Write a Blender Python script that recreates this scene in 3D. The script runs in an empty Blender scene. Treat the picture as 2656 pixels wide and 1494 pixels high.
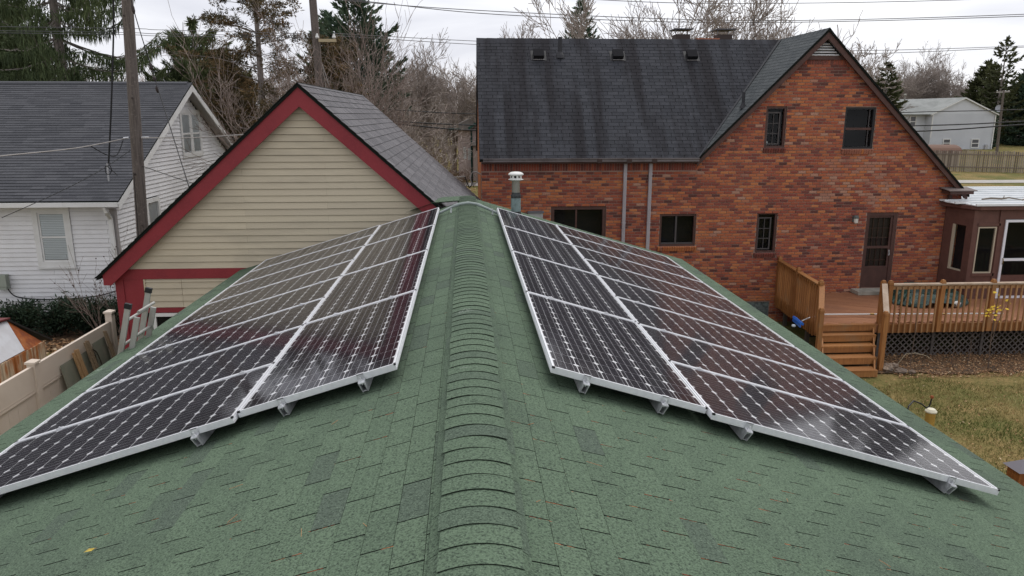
import bpy, math, random
from mathutils import Vector, Matrix, noise as mnoise
R = math.radians
rng = random.Random(7)
scene = bpy.context.scene
COL = scene.collection

# ---------------------------------------------------------------- camera, sky, sun, exposure
CAM = Vector((0.0, 0.0, 5.85))
cd = bpy.data.cameras.new('camera'); cam = bpy.data.objects.new('camera', cd); COL.objects.link(cam)
cam.location = CAM; cam.rotation_euler = (R(77.033), 0.0, R(-3.497))
cd.sensor_width = 36.0; cd.lens = 26.43; cd.clip_start = 0.05; cd.clip_end = 3000.0
scene.camera = cam

SUN_EL, SUN_AZ = 60.0, 32.0           # azimuth clockwise from +Y: high, beyond the houses and a little right
world = bpy.data.worlds.new('World'); scene.world = world; world.use_nodes = True
wn = world.node_tree; wn.nodes.clear()
def wnode(t, **k):
    n = wn.nodes.new(t)
    for a, b in k.items(): setattr(n, a, b)
    return n
w_out = wnode('ShaderNodeOutputWorld'); w_bg = wnode('ShaderNodeBackground')
w_sky = wnode('ShaderNodeTexSky', sky_type='NISHITA', sun_disc=False, sun_elevation=R(SUN_EL), sun_rotation=R(SUN_AZ))
w_tc = wnode('ShaderNodeTexCoord'); w_map = wnode('ShaderNodeMapping')
w_map.inputs['Scale'].default_value = (1.3, 1.3, 6.5); w_map.inputs['Location'].default_value = (0.35, 0.1, 0.72)
w_no = wnode('ShaderNodeTexNoise'); w_no.inputs['Scale'].default_value = 2.1; w_no.inputs['Detail'].default_value = 7.0; w_no.inputs['Roughness'].default_value = 0.5
w_no.inputs['Distortion'].default_value = 0.35
w_rp = wnode('ShaderNodeValToRGB')
w_rp.color_ramp.elements[0].position = 0.36; w_rp.color_ramp.elements[0].color = (6.5, 6.55, 7.15, 1)
w_rp.color_ramp.elements[1].position = 0.66; w_rp.color_ramp.elements[1].color = (9.7, 9.7, 9.95, 1)
w_mx = wnode('ShaderNodeMixRGB'); w_mx.inputs['Fac'].default_value = 0.93
wn.links.new(w_tc.outputs['Generated'], w_map.inputs['Vector']); wn.links.new(w_map.outputs[0], w_no.inputs['Vector'])
wn.links.new(w_no.outputs['Fac'], w_rp.inputs['Fac']); wn.links.new(w_sky.outputs[0], w_mx.inputs[1]); wn.links.new(w_rp.outputs[0], w_mx.inputs[2])
wn.links.new(w_mx.outputs[0], w_bg.inputs['Color']); w_bg.inputs['Strength'].default_value = 0.1
wn.links.new(w_bg.outputs[0], w_out.inputs['Surface'])

sd = bpy.data.lights.new('sun', 'SUN'); sun = bpy.data.objects.new('sun', sd); COL.objects.link(sun)
sd.energy = 1.5; sd.angle = R(45); sd.color = (1.0, 0.97, 0.93)
_e, _a = R(SUN_EL), R(SUN_AZ)
sun_dir = Vector((math.sin(_a) * math.cos(_e), math.cos(_a) * math.cos(_e), math.sin(_e)))
sun.rotation_euler = sun_dir.to_track_quat('Z', 'Y').to_euler(); sun.location = (0, -10, 30)
vs = scene.view_settings
vs.view_transform = 'Standard'; vs.look = 'None'; vs.gamma = 1.0; vs.exposure = 0.30; vs.use_curve_mapping = False

# ---------------------------------------------------------------- material builder
MATS = {}
def mat(name, base, rough=0.8, spec=0.3, metal=0.0, attr=None, noise=None, noise2=None, bump=None, stretch=None, ramp=None, coat=0.0, coords='pos', brick_jit=0.0):
    """base colour; attr = list of (pos, colour) picked per piece from the face attribute 'ra';
    noise = (scale, colour, low, high[, detail]) mixes a second colour by noise; bump = (scale, strength[, distance])."""
    if name in MATS: return MATS[name]
    m = bpy.data.materials.new(name); m.use_nodes = True; MATS[name] = m
    nt = m.node_tree; nt.nodes.clear(); N = nt.nodes.new; L = nt.links.new
    out = N('ShaderNodeOutputMaterial'); b = N('ShaderNodeBsdfPrincipled'); L(b.outputs[0], out.inputs[0])
    b.inputs['Roughness'].default_value = rough; b.inputs['Metallic'].default_value = metal
    b.inputs['Specular IOR Level'].default_value = spec; b.inputs['Coat Weight'].default_value = coat
    if coords == 'obj': vec = N('ShaderNodeTexCoord').outputs['Object']
    else: vec = N('ShaderNodeNewGeometry').outputs['Position']
    if stretch:
        mp = N('ShaderNodeMapping'); mp.inputs['Scale'].default_value = stretch; L(vec, mp.inputs[0]); svec = mp.outputs[0]
    else: svec = vec
    col = None
    if attr:
        at = N('ShaderNodeAttribute'); at.attribute_name = 'ra'
        rp = N('ShaderNodeValToRGB'); rp.color_ramp.interpolation = 'LINEAR'
        els = rp.color_ramp.elements
        while len(els) < len(attr): els.new(0.5)
        for e, (p, c) in zip(els, attr): e.position = p; e.color = (*c, 1)
        L(at.outputs['Fac'], rp.inputs[0]); col = rp.outputs[0]
    def mixin(col, nz, v):
        tx = N('ShaderNodeTexNoise'); tx.inputs['Scale'].default_value = nz[0]; tx.inputs['Detail'].default_value = nz[4] if len(nz) > 4 else 4.0
        tx.inputs['Roughness'].default_value = 0.6
        L(v, tx.inputs['Vector'])
        mr = N('ShaderNodeMapRange'); mr.inputs['From Min'].default_value = nz[2]; mr.inputs['From Max'].default_value = nz[3]; mr.clamp = True
        L(tx.outputs['Fac'], mr.inputs['Value'])
        mx = N('ShaderNodeMixRGB'); L(mr.outputs[0], mx.inputs[0])
        if col is None: mx.inputs[1].default_value = (*base, 1)
        else: L(col, mx.inputs[1])
        mx.inputs[2].default_value = (*nz[1], 1)
        return mx.outputs[0]
    if noise: col = mixin(col, noise, svec)
    if noise2: col = mixin(col, noise2, vec)
    if col is None: b.inputs['Base Color'].default_value = (*base, 1)
    else: L(col, b.inputs['Base Color'])
    if bump:
        tb = N('ShaderNodeTexNoise'); tb.inputs['Scale'].default_value = bump[0]; tb.inputs['Detail'].default_value = 5.0
        L(svec, tb.inputs['Vector'])
        bp = N('ShaderNodeBump'); bp.inputs['Strength'].default_value = bump[1]; bp.inputs['Distance'].default_value = bump[2] if len(bump) > 2 else 0.01
        L(tb.outputs['Fac'], bp.inputs['Height']); L(bp.outputs[0], b.inputs['Normal'])
    return m

# ---------------------------------------------------------------- mesh builder and object helpers
class MB:
    def __init__(s): s.v = []; s.f = []; s.r = []; s.smooth = False
    def add(s, vs_, fs, r=0.5):
        o = len(s.v); s.v.extend([tuple(v) for v in vs_]); s.f.extend([tuple(i + o for i in f) for f in fs]); s.r.extend([r] * len(fs)); return s
    def box(s, x0, x1, y0, y1, z0, z1, r=0.5):
        return s.add([(x0,y0,z0),(x1,y0,z0),(x1,y1,z0),(x0,y1,z0),(x0,y0,z1),(x1,y0,z1),(x1,y1,z1),(x0,y1,z1)],
                     [(0,3,2,1),(4,5,6,7),(0,1,5,4),(1,2,6,5),(2,3,7,6),(3,0,4,7)], r)
    def frame(s, o, u, v, n, r=0.5):
        """box from corner o with edge vectors u, v, n"""
        o, u, v, n = map(Vector, (o, u, v, n))
        P = [o, o+u, o+u+v, o+v, o+n, o+u+n, o+u+v+n, o+v+n]
        F = [(0,3,2,1),(4,5,6,7),(0,1,5,4),(1,2,6,5),(2,3,7,6),(3,0,4,7)]
        if u.cross(v).dot(n) < 0: F = [f[::-1] for f in F]
        return s.add(P, F, r)
    def bar(s, a, b, w, h, up=(0,0,1), r=0.5):
        a, b = Vector(a), Vector(b); d = (b-a); t = d.normalized(); upv = Vector(up)
        sd_ = t.cross(upv)
        if sd_.length < 1e-4: sd_ = t.cross(Vector((0,1,0)))
        sd_.normalize(); nv = sd_.cross(t).normalized()
        return s.frame(a - sd_*w/2 - nv*h/2, d, sd_*w, nv*h, r)
    def prism(s, pts, off, r=0.5):
        """extrude the planar polygon pts by the vector off"""
        n = len(pts); off = Vector(off); P = [Vector(p) for p in pts] + [Vector(p) + off for p in pts]
        nr = Vector((0,0,0))
        for i in range(n):
            a, b = P[i], P[(i+1) % n]; nr += a.cross(b)
        F = [tuple(range(n))[::-1], tuple(range(n, 2*n))] + [(i, (i+1) % n, n + (i+1) % n, n + i) for i in range(n)]
        if nr.dot(off) < 0: F = [f[::-1] for f in F]
        return s.add(P, F, r)
    def tube(s, pts, rad, sides=6, r=0.5, cap=True):
        pts = [Vector(p) for p in pts]; n = len(pts)
        if not isinstance(rad, (list, tuple)): rad = [rad] * n
        o = len(s.v); prev = None
        for i, p in enumerate(pts):
            t = (pts[min(i+1, n-1)] - pts[max(i-1, 0)])
            if t.length < 1e-9: t = Vector((0,0,1))
            t.normalize()
            if prev is None:
                a = Vector((1,0,0)) if abs(t.x) < 0.8 else Vector((0,1,0)); a = (a - t * a.dot(t)).normalized()
            else:
                a = prev - t * prev.dot(t)
                a = a.normalized() if a.length > 1e-6 else Vector((1,0,0))
            prev = a; b = t.cross(a)
            for k in range(sides):
                q = 2 * math.pi * k / sides; w = p + (a * math.cos(q) + b * math.sin(q)) * rad[i]; s.v.append((w.x, w.y, w.z))
        fs = []
        for i in range(n - 1):
            for k in range(sides):
                k2 = (k + 1) % sides; fs.append((o + i*sides + k, o + i*sides + k2, o + (i+1)*sides + k2, o + (i+1)*sides + k))
        if cap: fs.append(tuple(o + k for k in range(sides))[::-1]); fs.append(tuple(o + (n-1)*sides + k for k in range(sides)))
        s.f.extend(fs); s.r.extend([r] * len(fs)); return s
    def lathe(s, c, prof, sides=16, r=0.5):
        """revolve (radius, z) profile about the vertical through c"""
        o = len(s.v); c = Vector(c)
        for (q, z) in prof:
            for k in range(sides):
                a = 2*math.pi*k/sides; s.v.append((c.x + q*math.cos(a), c.y + q*math.sin(a), c.z + z))
        fs = []
        for i in range(len(prof)-1):
            for k in range(sides):
                k2 = (k+1) % sides; fs.append((o+i*sides+k, o+i*sides+k2, o+(i+1)*sides+k2, o+(i+1)*sides+k))
        fs.append(tuple(o+k for k in range(sides))[::-1]); fs.append(tuple(o+(len(prof)-1)*sides+k for k in range(sides)))
        s.f.extend(fs); s.r.extend([r]*len(fs)); return s
    def mesh(s, name, smooth=False):
        me = bpy.data.meshes.new(name); me.from_pydata(s.v, [], s.f)
        at = me.attributes.new('ra', 'FLOAT', 'FACE'); at.data.foreach_set('value', s.r)
        if smooth or s.smooth: me.polygons.foreach_set('use_smooth', [True] * len(me.polygons))
        me.update(); return me

def link(name, data, parent=None, local=False):
    o = bpy.data.objects.new(name, data); COL.objects.link(o)
    if parent is not None:
        o.parent = parent
        if not local: o.matrix_parent_inverse = PINV[parent.name]
    return o
PINV = {}
def obj(name, mb, m, parent=None, kind=None, label=None, cat=None, group=None, smooth=False):
    if name.endswith('pane') and isinstance(mb, MB) and len(mb.v) == 8:      # glass is one sheet, not a slab
        lo = [min(v[i] for v in mb.v) for i in range(3)]; hi = [max(v[i] for v in mb.v) for i in range(3)]; k = min(range(3), key=lambda i: hi[i]-lo[i])
        if hi[k]-lo[k] < .012:
            c = (lo[k]+hi[k])/2; i, j = [(1,2),(0,2),(0,1)][k]; P = []
            for a_, b_ in ((lo,lo),(hi,lo),(hi,hi),(lo,hi)):
                p = [0,0,0]; p[k] = c; p[i] = a_[i]; p[j] = b_[j]; P.append(tuple(p))
            mb = MB(); mb.add(P, [(0,1,2,3)])
    if isinstance(mb, MB) and mb.r and mb.r[0] == .5 and mb.r[-1] == .5: mb.r = [rng.random()] * len(mb.r)
    me = mb.mesh(name, smooth) if isinstance(mb, MB) else mb
    if m is not None and not me.materials: me.materials.append(m)
    o = link(name, me, parent); PINV[o.name] = Matrix.Identity(4)
    tag(o, label, cat, group, kind); return o
def tag(o, label=None, cat=None, group=None, kind=None):
    if label: o['label'] = label
    if cat: o['category'] = cat
    if group: o['group'] = group
    if kind: o['kind'] = kind
    return o
def thing(name, loc, label, cat, group=None):
    o = bpy.data.objects.new(name, None); COL.objects.link(o); o.location = loc; o.empty_display_size = 0.2
    PINV[o.name] = Matrix.Translation(-Vector(loc)); tag(o, label, cat, group); return o

CR, CU, CF = cam.rotation_euler.to_matrix().col[0], cam.rotation_euler.to_matrix().col[1], -cam.rotation_euler.to_matrix().col[2]
def shown(p, margin=1.05):
    """is the point in the photographed field"""
    d = Vector(p) - CAM; z = d.dot(CF)
    return z > 0.1 and abs(d.dot(CR) / z) < 0.681 * margin and abs(d.dot(CU) / z) < 0.383 * margin

def unit_piece(r, wedge=0.0, chamfer=0.0):
    """unit box centred on the origin: x along the course, y up the course, z out; wedge thins the upper edge"""
    b = MB(); h = 0.5; t = h - wedge; c = chamfer
    if c:
        b.add([(-h,-h,-h),(h,-h,-h),(h,h,-h),(-h,h,-h),(-h,-h,h*0.5),(h,-h,h*0.5),(h,h,h*0.5),(-h,h,h*0.5),(-h+c,-h+c*3,h),(h-c,-h+c*3,h),(h-c,h-c*3,h),(-h+c,h-c*3,h)],
              [(0,1,5,4),(1,2,6,5),(2,3,7,6),(3,0,4,7),(4,5,9,8),(5,6,10,9),(6,7,11,10),(7,4,8,11),(8,9,10,11)], r)
    else:
        b.add([(-h,-h,-h),(h,-h,-h),(h,h,-h),(-h,h,-h),(-h,-h,h),(h,-h,h),(h,h,t),(-h,h,t)],
              [(0,3,2,1),(4,5,6,7),(0,1,5,4),(1,2,6,5),(2,3,7,6),(3,0,4,7)], r)
    return b
def pieces(parent, name, specs, m, limit=300, wedge=0.0, chamfer=0.0, nvar=14, ok=None, rest=None, edge=None):
    """specs = (centre, U, V, N, su, sv, sn, r): the `limit` nearest in view become parts that share mesh data, the rest one joined part"""
    def key(s):
        c = s[0]; return (0 if (shown(c, 1.0) and (ok is None or ok(s))) else 1, (c - CAM).length / max(0.02, (s[4]*s[5])**0.5))
    specs = sorted(specs, key=key)
    nsing = limit if len(specs) > limit else len(specs)
    var = []
    for i in range(nvar):
        me = unit_piece((i + 0.5) / nvar, wedge, chamfer).mesh(name); me.materials.append(m); var.append(me)
        if edge: me.materials.append(edge); me.polygons.foreach_set('material_index', [1,0,1,1,1,1])
    for s in specs[:nsing]:
        c, U, V, N_, su, sv, sn, r = s
        o = bpy.data.objects.new(name, var[min(nvar-1, int(r * nvar))]); COL.objects.link(o); o.parent = parent
        M = Matrix((U*su, V*sv, N_*sn)).transposed().to_4x4(); M.translation = c
        o.matrix_parent_inverse = PINV[parent.name]; o.matrix_basis = M
    left = specs[nsing:]
    if left:
        b = MB(); proto = {}
        for c, U, V, N_, su, sv, sn, r in left:
            if 0 not in proto: proto[0] = unit_piece(0.5, wedge, chamfer)
            pv = proto[0]
            b.add([c + U*(x*su) + V*(y*sv) + N_*(z*sn) for x, y, z in pv.v], pv.f, r)
        fo = obj(rest or name + '_field', b, m, parent, kind='stuff')
        if edge: fo.data.materials.append(edge); fo.data.polygons.foreach_set('material_index', [1,0,1,1,1,1] * len(left))

def span(rows_y, poly, holes):
    """intervals in x that lie in the polygon and outside the rectangular holes, for the row y0..y1"""
    y0, y1 = rows_y; ym = (y0 + y1) / 2; xs = []
    n = len(poly)
    for i in range(n):
        (xa, ya), (xb, yb) = poly[i], poly[(i+1) % n]
        if (ya <= ym < yb) or (yb <= ym < ya): xs.append(xa + (ym-ya) / (yb-ya) * (xb-xa))
    xs.sort(); iv = [(xs[i], xs[i+1]) for i in range(0, len(xs)-1, 2)]
    for hx0, hx1, hy0, hy1 in holes:
        if ym > hy0 and ym < hy1:
            new = []
            for a, b in iv:
                if hx1 <= a or hx0 >= b: new.append((a, b)); continue
                if hx0 > a: new.append((a, hx0))
                if hx1 < b: new.append((hx1, b))
            iv = new
    return iv
def courses(O, U, V, poly, holes, L_, H, gap, thick, bond=0.5, jit=0.0, rnd=None, y_start=None, short=0.04, lift=0.0, jitr=0.0, seed=1, over=0.0, phase=0.0):
    """running bond of pieces L_ x H on the plane O + U*x + V*y inside poly"""
    q = random.Random(seed); N_ = U.cross(V).normalized(); out = []
    ylo = min(p[1] for p in poly) if y_start is None else y_start; yhi = max(p[1] for p in poly)
    k = 0; y = ylo
    while y < yhi - 0.01:
        h = min(H, yhi - y)
        for a, b in span((y, y + h), poly, holes):
            x0 = math.floor(a / L_) * L_ - L_ + (bond * L_ if k % 2 else 0.0) + phase + q.uniform(-jitr, jitr)
            x = x0
            while x < b:
                l = L_ + q.uniform(-jit, jit); xa, xb = max(x, a), min(x + l, b)
                if xb - xa > short:
                    r = q.random() if rnd is None else rnd(xa, y, q)
                    cx_, cy_ = (xa + xb) / 2, y + h / 2 + over / 2
                    out.append((O + U*cx_ + V*cy_ + N_*(thick/2 + lift + q.uniform(0, thick*0.12)), U, V, N_, xb - xa - gap, h - gap + over, thick, r))
                x += l
        y += H; k += 1
    return out

# ---------------------------------------------------------------- ground
def hgt(x, y):
    K = [(-50,0),(14,0.0),(17,0.1),(20,0.15),(35,0.45),(64,0.95),(95,1.5),(160,3.0),(900,9.0)]
    z = K[-1][1]
    for (a, za), (b, zb) in zip(K, K[1:]):
        if y <= b: z = za + (zb - za) * max(0.0, (y - a)) / (b - a); break
    if x < -5: z += 0.22 * min(1.0, (-5 - x) / 3.0) * min(1.0, max(0.0, (y - 10) / 6.0))
    return z + 0.03 * mnoise.noise(Vector((x * 0.35, y * 0.35, 0)))
def gmesh():
    b = MB()
    xs = [-600,-400,-250,-150,-100] + [-70 + 2.5*i for i in range(57)] + [100,150,250,400,600]
    ys = [-60,-30,-15,-6,0] + [1.0*i for i in range(2,26)] + [27+2.5*i for i in range(32)] + [130,160,220,320,500,900]
    for y in ys:
        for x in xs: b.v.append((x, y, hgt(x, y)))
    nx = len(xs)
    for j in range(len(ys)-1):
        for i in range(nx-1): b.f.append((j*nx+i, j*nx+i+1, (j+1)*nx+i+1, (j+1)*nx+i)); b.r.append(0.5)
    return b
m_lawn = mat('lawn', (0.13,0.13,0.042), rough=0.95, spec=0.1, noise=(0.6,(0.26,0.19,0.08),0.40,0.60,6.0), noise2=(16.0,(0.075,0.08,0.025),0.48,0.72,8.0), bump=(30,0.9,0.04))
g = obj('ground', gmesh(), m_lawn, kind='structure', smooth=True)
g['label'] = 'patchy winter lawn and ground reaching back to the woods'

def on_ground(x0, x1, y0, y1, nx, ny, dz=0.02, wob=0.0):
    b = MB()
    for j in range(ny+1):
        for i in range(nx+1):
            x = x0+(x1-x0)*i/nx; y = y0+(y1-y0)*j/ny
            edge = (i in (0,nx)) or (j in (0,ny))
            if edge and wob: x += rng.uniform(-wob,wob); y += rng.uniform(-wob,wob)
            b.v.append((x, y, hgt(x,y)+dz))
    for j in range(ny):
        for i in range(nx): b.f.append((j*(nx+1)+i, j*(nx+1)+i+1, (j+1)*(nx+1)+i+1, (j+1)*(nx+1)+i)); b.r.append(0.5)
    return b
m_path = mat('concrete_path', (0.42,0.40,0.37), rough=0.9, noise=(3,(0.33,0.31,0.28),0.35,0.65))
obj('path', on_ground(-30, 120, 55.0, 57.2, 40, 1, 0.03), m_path, kind='structure')
obj('walkway', on_ground(34, 60, 50.6, 52.2, 20, 1, 0.03), m_path, kind='structure')
m_soil = mat('soil', (0.075,0.055,0.04), rough=1.0, spec=0.05, noise=(7,(0.16,0.10,0.06),0.4,0.6,6.0), bump=(25,0.8,0.03))
obj('soil_bed', on_ground(7.2, 16.5, 15.75, 17.6, 26, 6, 0.03, 0.16), m_soil, kind='structure')
obj('hedge_bed', on_ground(-13.5, -8.2, 17.7, 20.0, 14, 6, 0.03, 0.12), m_soil, kind='structure')

# ---------------------------------------------------------------- the low building with the green shingle roof
RX, RZ, SL = 0.03, 4.414, 0.3                # ridge line, height, slope
TH = math.atan(SL); CT, ST = math.cos(TH), math.sin(TH)
YF, YBL, YBR = -1.6, 13.06, 13.62             # near end, far end left and right of the ridge
HALF = 3.95
gb = thing('green_roof_building', (RX, 6.0, 0.0), 'long low building under a green shingle gable roof carrying the solar panels', 'building')
m_deckw = mat('roof_underlay', (0.012,0.014,0.012), rough=0.95, spec=0.05)
m_wallg = mat('painted_block', (0.5,0.46,0.38), rough=0.9, noise=(4,(0.42,0.38,0.31),0.4,0.6))
b = MB()
b.prism([(-3.55,YF+.3,0),(3.6,YF+.3,0),(3.6,YF+.3,3.2),(RX,YF+.3,4.3),(-3.55,YF+.3,3.2)], (0, 13.0-YF-.35, 0)); obj('wall', b, m_wallg, gb)
b = MB()
b.prism([(RX,YF,RZ-.02),(RX-HALF,YF,RZ-HALF*SL-.02),(RX-HALF,YF,RZ-HALF*SL-.045),(RX,YF,RZ-.06)], (0,YBL-YF,0))
b.prism([(RX,YF,RZ-.02),(RX+HALF,YF,RZ-HALF*SL-.02),(RX+HALF,YF,RZ-HALF*SL-.045),(RX,YF,RZ-.06)], (0,YBR-YF,0)); obj('roof_deck', b, m_deckw, gb)
m_cut = mat('asphalt_cut_edge', (0.02,0.024,0.02), rough=0.9, spec=0.1)
m_trimw = mat('cream_trim', (0.55,0.49,0.40), rough=0.6, noise=(3,(0.48,0.42,0.34),0.4,0.6))
b = MB(); b.box(RX-HALF-.005, RX-HALF+.02, YF, YBL, RZ-HALF*SL-.2, RZ-HALF*SL-.046); obj('fascia', b, m_trimw, gb)
b = MB(); b.box(RX+HALF-.02, RX+HALF+.005, YF, YBR, RZ-HALF*SL-.2, RZ-HALF*SL-.046); obj('fascia', b, m_trimw, gb)

def granule(name, attr, dark, light, patch):
    """asphalt granules: per-tab tint, wide worn patches and fine speckle"""
    m = mat(name, (0.1,0.15,0.1), rough=0.93, spec=0.15, attr=attr, noise=(0.9, patch, 0.52, 0.78, 3.0), noise2=(95, dark, 0.44, 0.68, 2.0), bump=(150,0.5,0.004))
    nt = m.node_tree; bs = next(n for n in nt.nodes if n.type == 'BSDF_PRINCIPLED'); src = bs.inputs['Base Color'].links[0].from_socket
    tx = nt.nodes.new('ShaderNodeTexNoise'); tx.inputs['Scale'].default_value = 150; tx.inputs['Detail'].default_value = 1.0
    gp = next(n for n in nt.nodes if n.type == 'NEW_GEOMETRY'); nt.links.new(gp.outputs['Position'], tx.inputs['Vector'])
    mr = nt.nodes.new('ShaderNodeMapRange'); mr.inputs['From Min'].default_value = 0.55; mr.inputs['From Max'].default_value = 0.75; nt.links.new(tx.outputs['Fac'], mr.inputs['Value'])
    mx = nt.nodes.new('ShaderNodeMixRGB'); nt.links.new(mr.outputs[0], mx.inputs[0]); nt.links.new(src, mx.inputs[1]); mx.inputs[2].default_value = (*light, 1)
    nt.links.new(mx.outputs[0], bs.inputs['Base Color']); return m
GA = [(0.0,(0.078,0.102,0.081)),(0.10,(0.082,0.112,0.083)),(0.2,(0.088,0.126,0.085)),(0.6,(0.097,0.141,0.093)),(1.0,(0.109,0.156,0.103))]
m_green = granule('green_granules', GA, (0.033,0.048,0.035), (0.14,0.19,0.135), (0.068,0.094,0.070))
def scuffs(m):
    """chalky scrapes left by the installers' boots and tools"""
    nt = m.node_tree; bs = next(n for n in nt.nodes if n.type == 'BSDF_PRINCIPLED'); src = bs.inputs['Base Color'].links[0].from_socket; N = nt.nodes.new; L = nt.links.new
    gp = next(n for n in nt.nodes if n.type == 'NEW_GEOMETRY'); fac = None
    for sc, lo, hi in ((2.3,.715,.78),(60,.45,.62)):
        tx = N('ShaderNodeTexNoise'); tx.inputs['Scale'].default_value = sc; tx.inputs['Detail'].default_value = 3; L(gp.outputs['Position'], tx.inputs['Vector'])
        mr = N('ShaderNodeMapRange'); mr.inputs['From Min'].default_value = lo; mr.inputs['From Max'].default_value = hi; L(tx.outputs['Fac'], mr.inputs['Value'])
        if fac is None: fac = mr.outputs[0]
        else: mu = N('ShaderNodeMath'); mu.operation = 'MULTIPLY'; L(fac, mu.inputs[0]); L(mr.outputs[0], mu.inputs[1]); fac = mu.outputs[0]
    mx = N('ShaderNodeMixRGB'); L(fac, mx.inputs[0]); L(src, mx.inputs[1]); mx.inputs[2].default_value = (.34,.38,.34,1); L(mx.outputs[0], bs.inputs['Base Color'])
scuffs(m_green)
TAB, EXPO = 0.3035, {1: 0.125, -1: 0.127}; START, PHASE = {1: -.037, -1: -.012}, {1: .02, -1: .098}
def near_roof(sx):
    U = Vector((0, sx, 0)); V = Vector((-sx*CT, 0, ST))     # up the slope
    slope_len = HALF / CT; O = Vector((RX + sx*HALF, 0, RZ - HALF*SL - 0.007))
    yb = YBL if sx < 0 else YBR
    poly = [(-yb, -.012), (-YF, -.012), (-YF, slope_len), (-yb, slope_len)] if sx < 0 else [(YF, -.012), (yb, -.012), (yb, slope_len), (YF, slope_len)]
    def rnd(x, y, q):
        v = q.random(); w = mnoise.noise(Vector((x*0.55, y*1.3, 3.1*sx)))
        return 0.02 + 0.12*q.random() if v < 0.055 + max(0, w)*0.45 else 0.3 + 0.7*q.random()
    poly = [(x, START[sx] if y < 0 else y) for x, y in poly]
    return courses(O, U, V, poly, [], TAB, EXPO[sx], 0.0075, 0.007, bond=0.5, jitr=0.006, rnd=rnd, seed=11 + sx, over=0.0038, short=0.03, phase=PHASE[sx])
def clear_of_panels(s):
    c = s[0]; t = abs(c.x - RX) / CT
    return not (4.6 < c.y < 12.3 and 0.55 < t < 3.4)
sh = [s for s in near_roof(1) + near_roof(-1)]
pieces(gb, 'shingle', sh, m_green, 300, wedge=0.55, nvar=20, ok=clear_of_panels, rest='shingle_field', edge=m_cut)

# ridge vent base and the arched cap shingles
b = MB(); prof = [(-.165,-.046),(-.15,-.034),(-.125,-.004),(-.05,.020),(0,.024),(.05,.020),(.125,-.004),(.15,-.034),(.165,-.046)]
b.prism([(RX+x, YF, RZ+z-.006) for x, z in prof] + [(RX+.15,YF,RZ-.09),(RX-.15,YF,RZ-.09)], (0, YBR-YF, 0)); obj('ridge_vent', b, mat('vent_green',(0.030,0.042,0.033),rough=.95), gb)
for sx in (-1, 1):
    b = MB()
    for i in range(60):
        y0 = YF + i*.26
        if y0 > 13.4: break
        b.add([(RX+sx*.126,y0,RZ-.006),(RX+sx*.147,y0,RZ-.020),(RX+sx*.176,y0,RZ-.040),(RX+sx*.176,y0+.256,RZ-.040),(RX+sx*.147,y0+.256,RZ-.020),(RX+sx*.126,y0+.256,RZ-.006)], [(0,1,4,5),(1,2,3,4)] if sx>0 else [(5,4,1,0),(4,3,2,1)], 0.05+.5*rng.random())
    obj('vent_flange', b, m_green, gb)
def cap_mesh(r):
    b = MB(); n = 13; P = []
    for i in range(n):
        x = -.142 + .284*i/(n-1); P.append((x, .022 - .037*(abs(x)/.168)**2.0))
    v = []
    for (y, lift) in ((0.0, .0135), (.147, .008)): v += [(x, y, z + lift) for x, z in P]
    v += [(x, 0.001, z + .0105) for x, z in P]
    b.add(v, [(i, i+1, n+i+1, n+i) for i in range(n-1)] + [(2*n+i, 2*n+i+1, i+1, i) for i in range(n-1)], r); return b
CAPS = []
for r in (.08,.14,.35,.45,.55,.65,.75,.85,.95,.4,.6,.7):
    me = cap_mesh(r).mesh('ridge_cap'); me.materials.append(m_green); me.materials.append(m_cut); me.polygons.foreach_set('material_index', [0]*12 + [1]*12); CAPS.append(me)
for i in range(100):
    y = 1.029 + i*.1246 + rng.uniform(-.004,.004)
    k = rng.randrange(2) if rng.random() < 0.09 else 2 + rng.randrange(10)
    o = link('ridge_cap', CAPS[k], gb); o.location = (RX + rng.uniform(-.004,.004), y, RZ + rng.uniform(-.0008,.0008)); o.rotation_euler = (rng.uniform(-.005,.003), rng.uniform(-.008,.008), rng.uniform(-.018,.018))
# the green saddle that ties the roof into the garage behind
m_green2 = m_green
b = MB()
b.add([(-.62,13.0,4.36),(.03,13.0,4.405),(.03,13.68,4.425),(-.42,13.68,4.40),(-1.05,13.02,4.20),(-.62,13.75,4.34)], [(0,1,2,3),(4,0,3,5)], .6)
obj('saddle', b, m_green, gb)
b = MB()
for i in range(5): b.frame((-.60+.13*i,13.0+.004*i,4.375+.009*i), (.122,0,.008), (0,.30,.004), (0,0,.005), .3+.6*rng.random())
obj('saddle_shingles', b, m_green, gb)

# pine needles caught in the slots between the tabs, and a few on the surface
m_needle = mat('dead_needles', (0.22,0.05,0.02), rough=0.8, attr=[(0,(0.20,0.045,0.02)),(.6,(0.36,0.085,0.035)),(1,(0.42,0.22,0.09))])
b = MB(); q = random.Random(5)
for sx, dens in ((1, .85), (-1, .40)):
    for ci in range(1, 33):
        s_up = START[sx] + ci * EXPO[sx]; n0 = 0 if ci % 2 == 0 else .5
        for k in range(4, 30):
            yy = sx * ((sx*k + n0) * TAB + PHASE[sx])
            tdn = HALF/CT - s_up
            if tdn < .2 or yy > 8 or yy < 1.2: continue
            if 4.2 < yy and tdn > .5 : continue
            if q.random() > dens * (1.15 - .1*yy): continue
            for j in range(q.randrange(3, 10)):
                t = tdn - q.uniform(.0, .125); yo = yy + q.uniform(-.003,.003); L2 = q.uniform(.015,.045); an = q.gauss(0, .12)
                p = Vector((RX + sx*t*CT, yo, RZ - t*ST - .004)); d = Vector((sx*CT*math.cos(an), math.sin(an), -ST*math.cos(an)))
                b.bar(p - d*L2/2, p + d*L2/2, .0018, .0018, r=q.random())
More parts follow.
